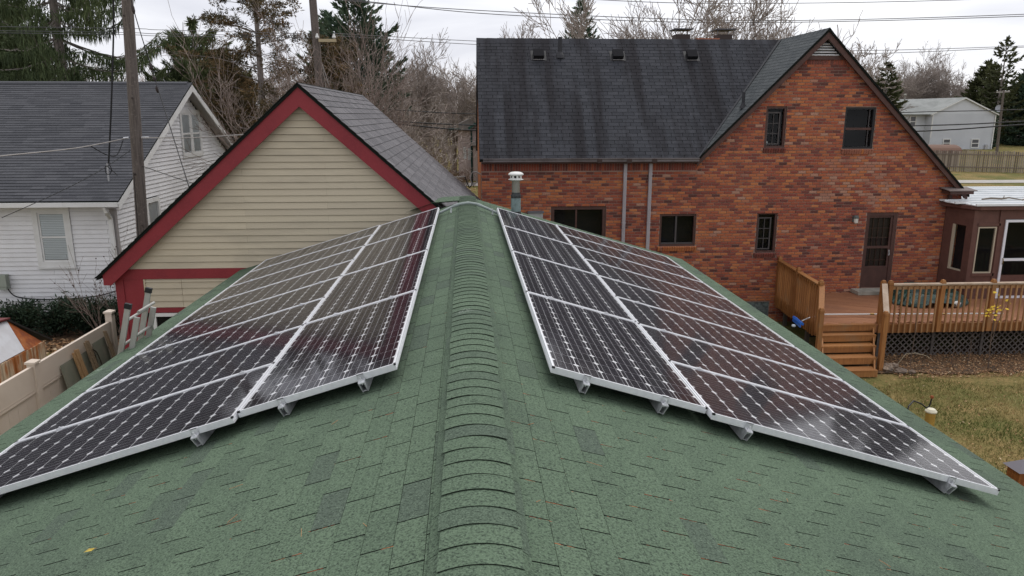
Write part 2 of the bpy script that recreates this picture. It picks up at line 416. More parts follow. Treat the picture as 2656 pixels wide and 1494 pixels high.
for j in range(22):
    sx = q.choice((-1,1,1)); t = q.uniform(.25, 2.6); yo = q.uniform(1.8, 4.0); an = q.uniform(0, 6.28)
    p = Vector((RX + sx*t*CT, yo, RZ - t*ST + .009)); d = Vector((sx*CT*math.cos(an), math.sin(an), -sx*ST*math.cos(an)*sx))
    L2 = q.uniform(.03,.08); b.bar(p - d*L2/2, p + d*L2/2, .0014, .0014, r=.8+.2*q.random())
obj('pine_needles', b, m_needle, kind='stuff', label='dry pine needles caught in the slots of the green shingles', cat='needles')
b = MB(); b.add([(x,y,RZ-(RX-x)*SL+dz) for x,y,dz in ((-1.785,3.222,.012),(-1.765,3.236,.018),(-1.735,3.230,.014),(-1.745,3.218,.010),(-1.765,3.213,.015))], [(0,1,2,3,4)], .5)
m_yel = mat('yellow_leaf', (0.5,0.38,0.05), rough=0.6, noise=(40,(0.35,0.25,0.05),.4,.6))
obj('fallen_leaf', b, m_yel, label='single yellow leaf lying on the green shingles in front of the left panels', cat='leaf')

# ---------------------------------------------------------------- solar panels
PL, PW, GAP = 1.956, 0.992, 0.010
m_alu = mat('anodised_frame', (0.80,0.81,0.83), rough=0.38, metal=0.35, spec=0.5, noise=(30,(0.74,0.75,0.78),.4,.6))
m_mill = mat('mill_aluminium', (0.72,0.73,0.75), rough=0.4, metal=0.45, spec=0.5, noise=(18,(0.5,0.51,0.53),.4,.6))
m_back = mat('white_backsheet', (0.82,0.83,0.85), rough=0.5)
m_key = mat('black_plastic', (0.015,0.015,0.017), rough=0.5)
def cell_material():
    m = bpy.data.materials.new('mono_cell'); m.use_nodes = True; nt = m.node_tree; bs = nt.nodes['Principled BSDF']; N = nt.nodes.new; L = nt.links.new
    tc = N('ShaderNodeTexCoord'); sp = N('ShaderNodeSeparateXYZ'); L(tc.outputs['Object'], sp.inputs[0])
    a = N('ShaderNodeMath'); a.operation = 'ADD'; a.inputs[1].default_value = .0759; L(sp.outputs['X'], a.inputs[0])
    d = N('ShaderNodeMath'); d.operation = 'DIVIDE'; d.inputs[1].default_value = .0506; L(a.outputs[0], d.inputs[0])
    fr = N('ShaderNodeMath'); fr.operation = 'FRACT'; L(d.outputs[0], fr.inputs[0])
    s_ = N('ShaderNodeMath'); s_.operation = 'SUBTRACT'; s_.inputs[1].default_value = .5; L(fr.outputs[0], s_.inputs[0])
    ab = N('ShaderNodeMath'); ab.operation = 'ABSOLUTE'; L(s_.outputs[0], ab.inputs[0])
    lt = N('ShaderNodeMath'); lt.operation = 'LESS_THAN'; lt.inputs[1].default_value = .021; L(ab.outputs[0], lt.inputs[0])
    oi = N('ShaderNodeObjectInfo'); rp = N('ShaderNodeValToRGB'); L(oi.outputs['Random'], rp.inputs[0])
    rp.color_ramp.elements[0].color = (.0105,.0080,.014,1); rp.color_ramp.elements[1].color = (.018,.0140,.023,1)
    mx = N('ShaderNodeMixRGB'); L(lt.outputs[0], mx.inputs[0]); L(rp.outputs[0], mx.inputs[1]); mx.inputs[2].default_value = (.62,.63,.66,1)
    L(mx.outputs[0], bs.inputs['Base Color']); bs.inputs['Roughness'].default_value = .5; bs.inputs['Specular IOR Level'].default_value = .15
    return m
m_cell = cell_material()
def pane_material(name, ior, rough, tint=(1,1,1), dust=0.0):
    m = bpy.data.materials.new(name); m.use_nodes = True; nt = m.node_tree; nt.nodes.clear(); N = nt.nodes.new; L = nt.links.new
    out = N('ShaderNodeOutputMaterial'); mx = N('ShaderNodeMixShader'); fr = N('ShaderNodeFresnel'); fr.inputs['IOR'].default_value = ior
    tr = N('ShaderNodeBsdfTransparent'); tr.inputs['Color'].default_value = (*tint, 1); gl = N('ShaderNodeBsdfGlossy'); gl.inputs['Roughness'].default_value = rough
    L(fr.outputs[0], mx.inputs[0]); L(tr.outputs[0], mx.inputs[1]); L(gl.outputs[0], mx.inputs[2])
    if dust:
        df = N('ShaderNodeBsdfDiffuse'); df.inputs['Color'].default_value = (.5,.47,.43,1)
        tx = N('ShaderNodeTexNoise'); tx.inputs['Scale'].default_value = 3.0; tx.inputs['Detail'].default_value = 6
        gp = N('ShaderNodeNewGeometry'); L(gp.outputs['Position'], tx.inputs['Vector'])
        mr = N('ShaderNodeMapRange'); mr.inputs['From Min'].default_value = .35; mr.inputs['From Max'].default_value = .75; mr.inputs['To Min'].default_value = dust*.2; mr.inputs['To Max'].default_value = dust; L(tx.outputs['Fac'], mr.inputs['Value'])
        m2 = N('ShaderNodeMixShader'); L(mr.outputs[0], m2.inputs[0]); L(mx.outputs[0], m2.inputs[1]); L(df.outputs[0], m2.inputs[2]); L(m2.outputs[0], out.inputs[0])
    else: L(mx.outputs[0], out.inputs[0])
    return m
m_pvglass = pane_material('solar_glass', 1.31, 0.075, dust=0.012)
def ring(x0,x1,y0,y1,w,z0,z1,r=.5):
    b = MB(); b.box(x0,x1,y0,y0+w,z0,z1,r); b.box(x0,x1,y1-w,y1,z0,z1,r); b.box(x0,x0+w,y0+w,y1-w,z0,z1,r); b.box(x1-w,x1,y0+w,y1-w,z0,z1,r); return b
fb = ring(0,PW,0,PL,.011,-.040,0.0)
for z in (-.012,-.020,-.028): fb.box(-.0012,PW+.0012,-.0012,PL+.0012,z-.0012,z+.0012)
fm = fb.mesh('frame'); fm.materials.append(m_alu)
bk = MB(); bk.box(.0108,PW-.0108,.0108,PL-.0108,-.014,-.009); bkm = bk.mesh('backsheet'); bkm.materials.append(m_back)
gp_ = MB(); gp_.add([(.011,.011,-.003),(PW-.011,.011,-.003),(PW-.011,PL-.011,-.003),(.011,PL-.011,-.003)], [(0,1,2,3)]); gpm = gp_.mesh('glass_pane'); gpm.materials.append(m_pvglass)
CP, CS, CH = .159, .0762, .0185
CL = .0755; cb = MB(); oc = [(-CS+CH,-CL),(CS-CH,-CL),(CS,-CL+CH),(CS,CL-CH),(CS-CH,CL),(-CS+CH,CL),(-CS,CL-CH),(-CS,-CL+CH)]
cb.prism([(x,y,0) for x,y in oc], (0,0,.0012)); cm = cb.mesh('cell'); cm.materials.append(m_cell)
kb = MB(); kb.box(-.002,.016,-.0025,.010,-.010,.0012); km = kb.mesh('corner_key'); km.materials.append(m_key)
ORD = ['nearest','second','third','fourth','fifth','sixth','seventh','farthest']
def panel(M, label, group, keys):
    o = bpy.data.objects.new('solar_panel', None); COL.objects.link(o); o.matrix_world = M; o.empty_display_size = .2
    tag(o, label, 'solar panel', group)
    def ch(n, me, loc=(0,0,0), rz=0):
        c = bpy.data.objects.new(n, me); COL.objects.link(c); c.parent = o; c.location = loc
        if rz: c.rotation_euler = (0,0,rz)
    ch('frame', fm); ch('backsheet', bkm); ch('glass_pane', gpm)
    for i in range(6):
        for j in range(12): ch('cell', cm, (PW/2 + (i-2.5)*CP, PL/2 + (j-5.5)*CP, -.0085))
    for (x, y, a) in keys: ch('corner_key', km, (x, y, 0), a)
ZOFF = .1245                                   # panel face above the shingles, vertical
KEYS = [(0,0,0),(PW,0,R(90)),(PW,PL,R(180)),(0,PL,R(270))]
def pt(sx, s, y):                               # point on the panel face plane, s metres down the slope from the ridge
    return Vector((RX + sx*s*CT, y, RZ - s*ST + ZOFF))
S0 = .469 / CT
for sx, side, yi, yo in ((1,'right',4.215,4.135), (-1,'left',4.325,4.255)):
    for k in range(4):
        word = ['nearest','second','third','farthest'][k]
        y0 = yi + k*(PL+GAP)
        if sx > 0: M = Matrix.Translation(pt(1,S0,y0)) @ Matrix.Rotation(TH,4,'Y')
        else: M = Matrix.Translation(pt(-1,S0+PW,y0)) @ Matrix.Rotation(-TH,4,'Y')
        panel(M, f'{word} of the four solar panels laid lengthwise beside the ridge in the {side} array', f'ridge column of the {side} solar array', KEYS)
    for k in range(8):
        y0 = yo + k*(PW+GAP)
        word = ['nearest','second nearest','third nearest','fourth nearest','fifth nearest','sixth nearest','seventh nearest','farthest'][k]
        s1 = S0 + PW + GAP
        # local y runs across the slope here: quarter turn
        if sx > 0: M = Matrix.Translation(pt(1,s1,y0+PW)) @ Matrix.Rotation(TH,4,'Y') @ Matrix.Rotation(R(-90),4,'Z')
        else: M = Matrix.Translation(pt(-1,s1,y0)) @ Matrix.Rotation(-TH,4,'Y') @ Matrix.Rotation(R(90),4,'Z')
        panel(M, f'{word} of the eight solar panels in the outer column of the {side} array', f'eave column of the {side} solar array', KEYS)
# rails under the panels with end clamps, mid clamps and feet
rail_i = 0
for sx, side, yi, yo in ((1,'right',4.215,4.135), (-1,'left',4.325,4.255)):
    for s, yn, nm, step, n in ((S0+.22,yi,'nearest the ridge',PL+GAP,4),(S0+.72,yi,'second from the ridge',PL+GAP,4),(S0+1.24,yo,'third from the ridge',PW+GAP,8),(S0+2.62,yo,'nearest the eave',PW+GAP,8)):
        nrm = Vector((sx*ST,0,CT)); dn = Vector((sx*CT,0,-ST)); base = pt(sx,s,yn)
        t = thing('mounting_rail', base - nrm*.11, f'aluminium mounting rail under the {side} solar array, {nm}', 'rail', 'rails under the solar panels')
        ln = step*n - GAP
        b = MB(); a0 = base - nrm*.111
        b.prism([a0 + Vector((0,-.012,0)) - dn*.019, a0 + Vector((0,ln+.03,0)) - dn*.019, a0 + Vector((0,ln+.03,0)) + nrm*.0705 - dn*.019, a0 + Vector((0,-.05,0)) + nrm*.0705 - dn*.019], dn*.006)
        b.prism([a0 + Vector((0,-.012,0)) + dn*.013, a0 + Vector((0,ln+.03,0)) + dn*.013, a0 + Vector((0,ln+.03,0)) + nrm*.0705 + dn*.013, a0 + Vector((0,-.05,0)) + nrm*.0705 + dn*.013], dn*.006)
        b.frame(a0 + nrm*.064 - dn*.013 + Vector((0,-.046,0)), dn*.026, (0,ln+.07,0), nrm*.006); b.frame(a0 - dn*.013, dn*.026, (0,ln+.02,0), nrm*.006)
        obj('rail', b, m_mill, t)
        b = MB(); p = base + Vector((0,-.012,0))
        b.frame(p - dn*.021 - nrm*.042, dn*.042, (0,.009,0), nrm*.047); b.frame(p - dn*.021 + nrm*.0, dn*.042, (0,.022,0), nrm*.004)
        b.frame(p - dn*.021 - nrm*.042 + Vector((0,-.026,0)), dn*.042, (0,.027,0), nrm*.006)
        b.tube([p + Vector((0,-.013,0)) - nrm*.06, p + Vector((0,-.013,0)) - nrm*.012], .0055, 6); b.tube([p + Vector((0,-.013,0)) - nrm*.036, p + Vector((0,-.013,0)) - nrm*.028], .0095, 6)
        obj('end_clamp', b, m_mill, t)
        for k in range(1, n):
            c = base + Vector((0, k*step - GAP/2, 0)); b = MB()
            b.frame(c - dn*.02 + Vector((0,-.016,0)) + nrm*.0008, dn*.04, (0,.032,0), nrm*.004); b.tube([c, c + nrm*.013], .006, 6); b.tube([c - nrm*.04, c], .004, 5)
            obj('mid_clamp', b, m_mill, t)
        for k in range(6):
            c = a0 + Vector((0, .35 + k*(ln-.7)/5, 0)); b = MB()
            b.frame(c - dn*.045 + Vector((0,-.03,0)) - nrm*.006, dn*.03, (0,.06,0), nrm*.06); b.frame(c - dn*.08 + Vector((0,-.03,0)) - nrm*.006, dn*.06, (0,.06,0), nrm*.006)
            obj('foot', b, m_mill, t)

# conduit over the ridge, and the flue
m_pvc = mat('grey_conduit', (0.30,0.34,0.33), rough=0.55, noise=(12,(0.25,0.29,0.28),.4,.6))
t = thing('conduit', (RX,12.0,RZ), 'grey electrical conduit arching over the ridge between the two solar arrays', 'conduit')
pts = [(-.62,11.9,RZ-.62*SL+.03),(-.46,11.95,RZ-.10),(-.2,12.0,RZ+.018),(-.1,12.0,RZ+.052),(.03,12.0,RZ+.072),(.16,12.0,RZ+.052),(.26,12.0,RZ+.012),(.52,11.95,RZ-.10),(.66,11.9,RZ-.62*SL+.03)]
b = MB(); b.tube(pts, .0215, 10); obj('pipe', b, m_pvc, t, smooth=True)
for a, c in ((2,3),(5,6)):
    b = MB(); b.tube([Vector(pts[a]).lerp(Vector(pts[c]),.1), Vector(pts[a]).lerp(Vector(pts[c]),.8)], .0262, 10); obj('coupling', b, m_pvc, t)
for x in (-.24, .42):
    b = MB(); z = RZ - abs(x-RX)*SL; b.box(x-.012,x+.012,11.93,12.03,z+.004,z+.012); b.box(x-.011,x+.011,11.95,11.96,z,z+.085); b.box(x-.011,x+.011,11.95,12.02,z+.078,z+.085); obj('strap', b, m_mill, t)
m_galv = mat('galvanised', (0.24,0.24,0.22), rough=0.45, metal=0.6, noise=(9,(0.22,0.21,0.17),.35,.65), stretch=(1,1,.25))
m_gpaint = mat('green_grey_paint', (0.20,0.26,0.26), rough=0.7, noise=(14,(0.14,0.18,0.18),.45,.6))
m_tar = mat('roof_tar', (0.02,0.022,0.024), rough=0.6, noise=(20,(0.045,0.05,0.05),.4,.6))
m_white = mat('white_paint', (0.66,0.66,0.64), rough=0.55, noise=(4,(0.64,0.64,0.61),.45,.65))
fx, fy = .855, 12.9; fz = RZ - (fx-RX)*SL
t = thing('flue_pipe', (fx,fy,fz), 'metal flue pipe with white mushroom cap rising from the far end of the green roof', 'flue')
b = MB(); b.lathe((fx,fy,fz-.05), [(.10,0),(.088,.09),(.086,.115)], 14); obj('boot', b, m_tar, t)
b = MB(); b.lathe((fx,fy,fz-.05), [(.084,.08),(.084,.36),(.080,.37)], 16); obj('lower_pipe', b, m_gpaint, t, smooth=False)
b = MB(); b.lathe((fx,fy,fz-.05), [(.086,.345),(.087,.37),(.087,.39),(.078,.41),(.074,.43),(.074,.44)], 16); obj('tar_band', b, m_tar, t)
b = MB(); b.lathe((fx,fy,fz-.05), [(.070,.42),(.070,.66)], 16); obj('upper_pipe', b, m_galv, t, smooth=False)
b = MB(); b.lathe((fx,fy,fz-.05), [(.07,.64),(.128,.655),(.130,.662),(.1,.672),(.098,.675),(.098,.685)], 18); obj('collar', b, m_white, t)
b = MB(); b.lathe((fx,fy,fz-.05), [(.06,.68),(.06,.74)], 12); obj('inner_pipe', b, m_key, t)
for k in range(8):
    a = 2*math.pi*k/8 + .2; b = MB(); b.frame((fx+.092*math.cos(a)-.018*math.sin(a)*-1, fy+.092*math.sin(a)-.018*math.cos(a), fz+.63), (-.036*math.sin(a)*1,.036*math.cos(a),0), (0,0,.06), (.006*math.cos(a),.006*math.sin(a),0)); obj('slat', b, m_white, t)
b = MB(); b.lathe((fx,fy,fz-.05), [(.095,.725),(.128,.735),(.132,.748),(.12,.765),(.085,.783),(.04,.79),(.0,.791)], 20); obj('cap', b, m_white, t, smooth=True)

# ---------------------------------------------------------------- shared house helpers
VX, VY, VZ = Vector((1,0,0)), Vector((0,1,0)), Vector((0,0,1))
m_glass = pane_material('window_glass', 1.3, 0.01, tint=(.9,.92,.92))
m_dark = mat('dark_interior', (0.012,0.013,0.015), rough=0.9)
m_brown = mat('brown_paint', (0.088,0.043,0.035), rough=0.55, noise=(6,(0.068,0.034,0.028),.4,.65))
m_alum_w = mat('pale_downspout', (0.44,0.41,0.43), rough=0.45, noise=(3,(0.36,0.33,0.35),.4,.7), stretch=(1,1,.3))
def rect_ring(b, x0, x1, z0, z1, y0, y1, w, r=.5):
    b.box(x0,x1,y0,y1,z1-w,z1,r); b.box(x0,x1,y0,y1,z0,z0+w,r); b.box(x0,x0+w,y0,y1,z0+w,z1-w,r); b.box(x1-w,x1,y0,y1,z0+w,z1-w,r)
def roof_shingles(parent, O, U, V, poly, m, L_, H, seed, holes=(), thick=.008, nm='shingle', limit=300, gap=.008, bond=.5, rest='shingle_field', jit=0.0):
    sp = courses(O, U, V, poly, list(holes), L_, H, gap, thick, bond=bond, jitr=L_*.12, seed=seed, over=.02, short=.03, jit=jit)
    pieces(parent, nm, sp, m, limit, wedge=.6, nvar=12, rest=rest, edge=m_cut)

# ---------------------------------------------------------------- tan garage with red trim
GY = 13.2; GAX, GAZ, GS = -2.75, 6.36, 0.898    # wall plane, ridge x and height, roof slope
ga = thing('tan_garage', (-2.75,17.0,0), 'tan sided garage with dark red trim and a steep grey shingle roof', 'garage')
m_red = mat('red_paint', (0.235,0.026,0.034), rough=0.5, noise=(2.5,(0.20,0.022,0.03),.4,.65), noise2=(40,(0.26,0.035,0.042),.5,.75))
m_tan = mat('tan_vinyl', (0.5,0.42,0.29), rough=0.5, attr=[(0,(0.47,0.41,0.305)),(1,(0.52,0.455,0.335))], noise=(1.4,(0.40,0.35,0.26),.5,.8), noise2=(.9,(0.33,0.29,0.22),.56,.85,6.0), stretch=(.6,1,3))
m_tan_corner = mat('tan_trim', (0.5,0.42,0.3), rough=0.5)
hw = 3.36
b = MB(); b.prism([(GAX-hw,GY+.02,0),(GAX+hw,GY+.02,0),(GAX+hw,GY+.02,3.2),(GAX,GY+.02,GAZ-.12),(GAX-hw,GY+.02,3.2)], (0,7.6,0)); obj('wall', b, m_deckw, ga)  # black backing puts shadow lines into the siding gaps
poly = [(GAX-hw+.0,3.235),(GAX+hw,3.235),(GAX+hw,3.24),(GAX,GAZ-.14),(GAX-hw,3.24)]
sp = courses(Vector((0,GY+.018,0)), VX, VZ, poly, [], 3.81, .1145, .0055, .030, bond=.37, seed=3, short=.05, over=0)
sp = [(c+Vector((0,0,rng.uniform(-.0015,.0015))),(U+VZ*rng.uniform(-.0012,.0012)).normalized(),V,N_,su+.004,sv,sn*rng.uniform(.85,1.1),r) for c,U,V,N_,su,sv,sn,r in sp]
pieces(ga, 'siding_board', sp, m_tan, 300, wedge=.72, nvar=8)
# lower storey left of the green roof: posts, panel and beam
b = MB(); b.box(-6.14,-3.0,GY-.03,GY+.02,3.06,3.235); obj('beam', b, m_red, ga)
b = MB(); b.box(-6.12,-5.98,GY-.028,GY+.02,0,3.058); obj('corner_board', b, m_red, ga)
b = MB(); b.box(-5.978,-5.76,GY-.012,GY+.02,0,3.058); obj('door_jamb_panel', b, m_red, ga)
b = MB(); b.box(-5.758,-5.645,GY-.026,GY+.02,0,3.058); obj('door_jamb', b, m_red, ga)
sp = courses(Vector((0,GY+.018,0)), VX, VZ, [(-5.64,2.54),(-3.2,2.54),(-3.2,3.055),(-5.64,3.055)], [], 5.0, .1145, .0055, .030, bond=0, seed=4, short=.05)
pieces(ga, 'siding_board', sp, m_tan, 300, wedge=.72, nvar=4)
b = MB(); b.box(-5.642,-5.615,GY-.02,GY+.0,2.54,3.056); obj('corner_trim', b, m_tan_corner, ga)
b = MB(); b.box(-5.64,-3.2,GY-.024,GY+.02,2.45,2.537); obj('lower_beam', b, m_red, ga)
wn_ = MB(); rect_ring(wn_, -5.55,-4.3,1.3,2.44,GY-.03,GY+.01,.06); wo = obj('window', wn_, m_white, ga)
b = MB(); b.box(-5.49,-4.36,GY-.004,GY+.0,1.36,2.38); obj('pane', b, m_glass, wo)
for x in (-5.2,-4.85): 
    b = MB(); b.box(x,x+.03,GY-.02,GY+.005,1.36,2.38); obj('mullion', b, m_white, wo)
# rake boards (with the plumb-cut tail), soffit shadow board and roof edge
def rake(sx):
    x1 = GAX + sx*3.5; z1 = GAZ-.06 - 3.5*GS
    b = MB(); y0 = GY-.16; w = .245
    b.prism([(GAX,y0,GAZ-.045),(x1,y0,z1+.012),(x1,y0,z1-.17),(x1-sx*.12,y0,z1-.185+.01),(GAX,y0,GAZ-.05-w*1.32)], (0,.035,0)); obj('rake_board', b, m_red, ga)
    b = MB(); b.prism([(GAX,y0+.036,GAZ-.24),(x1,y0+.036,z1-.12),(x1,y0+.036,z1-.15),(GAX,y0+.036,GAZ-.27)], (0,.16,0)); obj('soffit', b, m_red, ga)
rake(-1); rake(1)
m_gr = granule('grey_granules', [(0,(0.105,0.102,0.108)),(.5,(0.145,0.14,0.147)),(1,(0.185,0.178,0.186))], (0.07,0.068,0.074), (0.2,0.195,0.2), (0.13,0.125,0.13))
LEN = 3.62*math.hypot(1,GS); gdir = Vector((1,0,-GS)).normalized()
for sx in (-1,1):
    b = MB(); b.prism([(GAX,GY-.19,GAZ-.012),(GAX+sx*3.6,GY-.19,GAZ-.012-3.6*GS),(GAX+sx*3.6,GY-.19,GAZ-.05-3.6*GS),(GAX,GY-.19,GAZ-.06)], (0,8.1,0)); obj('roof_deck', b, m_deckw, ga)
    V = Vector((-sx,0,GS)).normalized(); U = Vector((0,sx,0)); O = Vector((GAX+sx*3.62,0,GAZ-3.62*GS))
    ya, yb = GY-.2, GY+7.92
    poly = [(-yb,0),(-ya,0),(-ya,LEN),(-yb,LEN)] if sx < 0 else [(ya,0),(yb,0),(yb,LEN),(ya,LEN)]
    roof_shingles(ga, O, U, V, poly, m_gr, .33, .165, 21+sx, thick=.016, limit=300 if sx > 0 else 0, gap=.008, bond=.42, rest='shingle_field')
b = MB()
for i in range(28): b.add([(GAX-.15,GY-.2+i*.29,GAZ-.125),(GAX,GY-.2+i*.29,GAZ+.014),(GAX,GY+.09+i*.29,GAZ+.006),(GAX-.15,GY+.09+i*.29,GAZ-.13)],[(0,1,2,3)], rng.random()); b.add([(GAX,GY-.2+i*.29,GAZ+.014),(GAX+.15,GY-.2+i*.29,GAZ-.125),(GAX+.15,GY+.09+i*.29,GAZ-.13),(GAX,GY+.09+i*.29,GAZ+.006)],[(0,1,2,3)], rng.random())
obj('ridge_cap_strip', b, m_gr, ga, kind='stuff')

# ---------------------------------------------------------------- brick house
BY = 20.0
bh = thing('brick_house', (7.0,22.5,0), 'red brick house with dark slate-grey roof, front gable and brown trim', 'house')
BR = [(0,(0.105,0.046,0.040)),(.10,(0.17,0.060,0.048)),(.28,(0.24,0.068,0.050)),(.48,(0.36,0.105,0.056)),(.68,(0.44,0.150,0.064)),(.86,(0.50,0.19,0.075)),(.94,(0.36,0.155,0.105)),(1,(0.42,0.235,0.165))]
m_brick = mat('red_brick', (0.3,0.08,0.05), rough=0.9, spec=0.15, attr=BR, noise=(1.3,(0.20,0.075,0.058),.52,.9,3.0), noise2=(55,(0.18,0.07,0.05),.5,.9,3.0), bump=(60,.5,.006))
m_mort = mat('mortar', (0.34,0.23,0.185), rough=0.95, noise=(1.2,(0.20,0.135,0.11),.4,.65))
XL, XR_ = .41, 13.66; BAX, BAZ = 9.4, 8.02; BSL = 1.0
WOP = [(7.97,8.53,4.99,6.07),(10.13,10.97,4.96,6.05),(2.27,3.76,2.1,3.46),(5.24,6.24,2.35,3.23),(7.93,8.50,2.14,3.26),(11.02,11.90,1.10,3.23),(7.35,8.46,.02,.74)]
wallpoly = [(XL,0),(XR_,0),(XR_,3.72),(XR_-.0,3.74),(BAX+.62,7.30),(BAX-.62,7.30),(6.12,4.62),(XL,4.62)]
pw = MB()
def wall_with_holes(b, poly, holes, y0, y1):
    zs = sorted({p[1] for p in poly} | {h[2] for h in holes} | {h[3] for h in holes})
    # the mortar face, cut around the openings, in horizontal bands
    for za, zb in zip(zs, zs[1:]):
        n = max(1, int((zb-za)/.12)) if za >= 4.5 or za >= 3.7 else 1
        for k in range(n):
            a, c = za+(zb-za)*k/n, za+(zb-za)*(k+1)/n
            for x0, x1 in span((a,c), poly, holes): b.box(x0,x1,y0,y1,a,c)
wall_with_holes(pw, wallpoly, WOP, BY, BY+.25)
pw.prism([(BAX-.64,BY+.01,7.30),(BAX+.64,BY+.01,7.30),(BAX,BY+.01,7.96)], (0,.2,0)); wallo = obj('wall', pw, m_mort, bh)
b = MB(); b.box(XL,XL+.25,BY+.25,BY+5.8,0,4.6); b.box(XR_-.25,XR_,BY+.25,BY+5.8,0,3.7); b.box(XL,XR_,BY+5.55,BY+5.8,0,4.6); b.prism([(XL,BY+.05,4.6),(XL,BY+2.85,7.85),(XL,BY+5.75,4.6)],(.25,0,0)); obj('side_wall', b, m_brick, bh)
b = MB(); b.box(XL+.3,XR_-.3,BY+.55,BY+.6,0,4.5); b.box(7.9,11.05,BY+.55,BY+.6,4.5,6.2); obj('room_back', b, m_dark, bh)
LINT = [(WOP[2][0]-.02,WOP[2][1]+.02,3.46,3.46),]
SOLD = [(XL,6.2,4.40,4.62),(8.76,10.06,7.12,7.30)]            # soldier courses under the eave and gable vent
SILLS = [(7.95,8.55,4.86,4.985),(10.11,11.0,4.82,4.955),(5.2,6.28,2.22,2.345),(7.9,8.52,2.01,2.135)]
skip = WOP + SOLD + SILLS
def brnd(x, y, q):
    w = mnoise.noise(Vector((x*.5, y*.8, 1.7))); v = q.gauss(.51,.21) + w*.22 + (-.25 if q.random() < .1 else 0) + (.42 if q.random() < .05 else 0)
    # a re-laid pinkish patch under the right upper window, darker bricks near the eave line and gable peak
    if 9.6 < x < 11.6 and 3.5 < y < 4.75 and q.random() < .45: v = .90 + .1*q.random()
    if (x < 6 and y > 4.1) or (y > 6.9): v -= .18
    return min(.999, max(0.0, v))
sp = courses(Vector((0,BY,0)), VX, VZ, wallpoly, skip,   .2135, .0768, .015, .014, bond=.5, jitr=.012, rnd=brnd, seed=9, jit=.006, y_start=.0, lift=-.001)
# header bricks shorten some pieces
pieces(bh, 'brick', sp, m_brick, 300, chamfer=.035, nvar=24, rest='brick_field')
for (x0,x1,z0,z1) in SOLD:
    s2 = []
    x = x0
    while x < x1-.02:
        s2.append((Vector((x+.033,BY-.006,(z0+z1)/2)), VX, VZ, -VY, .058, z1-z0-.012, .014, min(.99,max(0,rng.gauss(.25,.14))))); x += .0695
    pieces(bh, 'soldier_brick', s2, m_brick, 40 if z0 > 7 else 120, chamfer=.05, nvar=10, rest='soldier_brick_field')
for i, (x0,x1,z0,z1) in enumerate(SILLS):
    s2 = []; x = x0
    while x < x1-.02:
        s2.append((Vector((x+.03,BY-.03,(z0+z1)/2)), VX, Vector((0,-.35,.94)).normalized(), Vector((0,-.94,-.35)).normalized(), .056, .115, .07, min(.99,max(0,rng.gauss((.12,.96,.75,.12)[i],.05))))); x += .0675
    pieces(bh, 'sill_brick', s2, m_brick, 60, nvar=8)
def window(x0,x1,z0,z1,kind,frame_m=m_brown, fw=.055):
    b = MB(); rect_ring(b, x0,x1,z0,z1,BY+.02,BY+.12,fw); w = obj('window', b, frame_m, bh)
    b = MB(); b.add([(x0+fw,BY+.088,z0+fw),(x1-fw,BY+.088,z0+fw),(x1-fw,BY+.088,z1-fw),(x0+fw,BY+.088,z1-fw)],[(0,1,2,3)]); obj('pane', b, m_glass, w)
    m_mt = mat('grey_muntin', (0.07,0.062,0.062), rough=.5)
    if kind == 'grid':
        b = MB(); rect_ring(b, x0+fw,x1-fw-.09,z0+fw+.03,z1-fw-.09,BY+.05,BY+.08,.032); obj('sash', b, m_mt, w)
        xa, xb, za, zb = x0+fw+.03, x1-fw-.12, z0+fw+.06, z1-fw-.12
        b = MB(); b.box((xa+xb)/2-.008,(xa+xb)/2+.008,BY+.055,BY+.078,za,zb); obj('muntin', b, m_mt, w)
        for k in (1,2):
            z = za+(zb-za)*k/3; b = MB(); b.box(xa,xb,BY+.056,BY+.079,z-.008,z+.008); obj('muntin', b, m_mt, w)
    if kind == 'hung':
        zm = (z0+z1)/2-.02; b = MB(); b.box(x0+fw,x1-fw,BY+.04,BY+.08,zm-.03,zm+.03); obj('meeting_rail', b, m_brown, w)
        b = MB(); b.box(x1-fw-.10,x1-fw-.085,BY+.05,BY+.075,z0+fw,z1-fw); obj('screen_edge', b, m_mt, w)
    if kind == 'slider':
        xm = x0+(x1-x0)*.46; b = MB(); b.box(xm-.022,xm+.022,BY+.03,BY+.08,z0+fw,z1-fw); obj('meeting_rail', b, m_brown if x0 < 5 else m_mt, w)
        b = MB(); b.box(x0+fw,x1-fw,BY+.04,BY+.075,z0+fw,z0+fw+.04); obj('track', b, m_mt, w)
    return w
w1 = window(*WOP[0],'grid'); window(*WOP[1],'hung', mat('black_frame',(0.02,0.02,0.022),rough=.5)); w3 = window(*WOP[2],'slider',fw=.09); window(*WOP[3],'slider'); window(*WOP[4],'grid')
b = MB(); b.lathe((8.08,BY+.16,5.05), [(.0,0),(.045,.01),(.055,.06),(.04,.11),(.0,.12)], 12); obj('pale_jar', b, m_white, label='small pale round jar on the sill inside the upper left brick house window', cat='jar')
# door with storm panels
x0,x1,z0,z1 = WOP[5]
b = MB(); b.box(x0,x0+.06,BY+.01,BY+.12,z0,z1); b.box(x1-.10,x1,BY+.01,BY+.12,z0,z1); b.box(x0+.06,x1-.10,BY+.01,BY+.12,z1-.09,z1)
do = obj('door', b, m_brown, bh)
b = MB(); xa, xb = x0+.062, x1-.102
b.box(xa,xb,BY+.04,BY+.075,z0+.0,z0+.56); b.box(xa,xb,BY+.035,BY+.08,z0+.56,z0+.62); b.box(xa,xb,BY+.035,BY+.08,z0+1.12,z0+1.19); b.box(xa,xb,BY+.035,BY+.08,z1-.15,z1-.092); b.box(xa,xa+.05,BY+.036,BY+.079,z0+.62,z1-.15); b.box(xb-.06,xb,BY+.036,BY+.079,z0+.62,z1-.15)
obj('storm_frame', b, m_brown, do)
b = MB(); b.box(xa+.05,xb-.06,BY+.056,BY+.06,z0+.62,z1-.15); obj('storm_pane', b, m_glass, do)
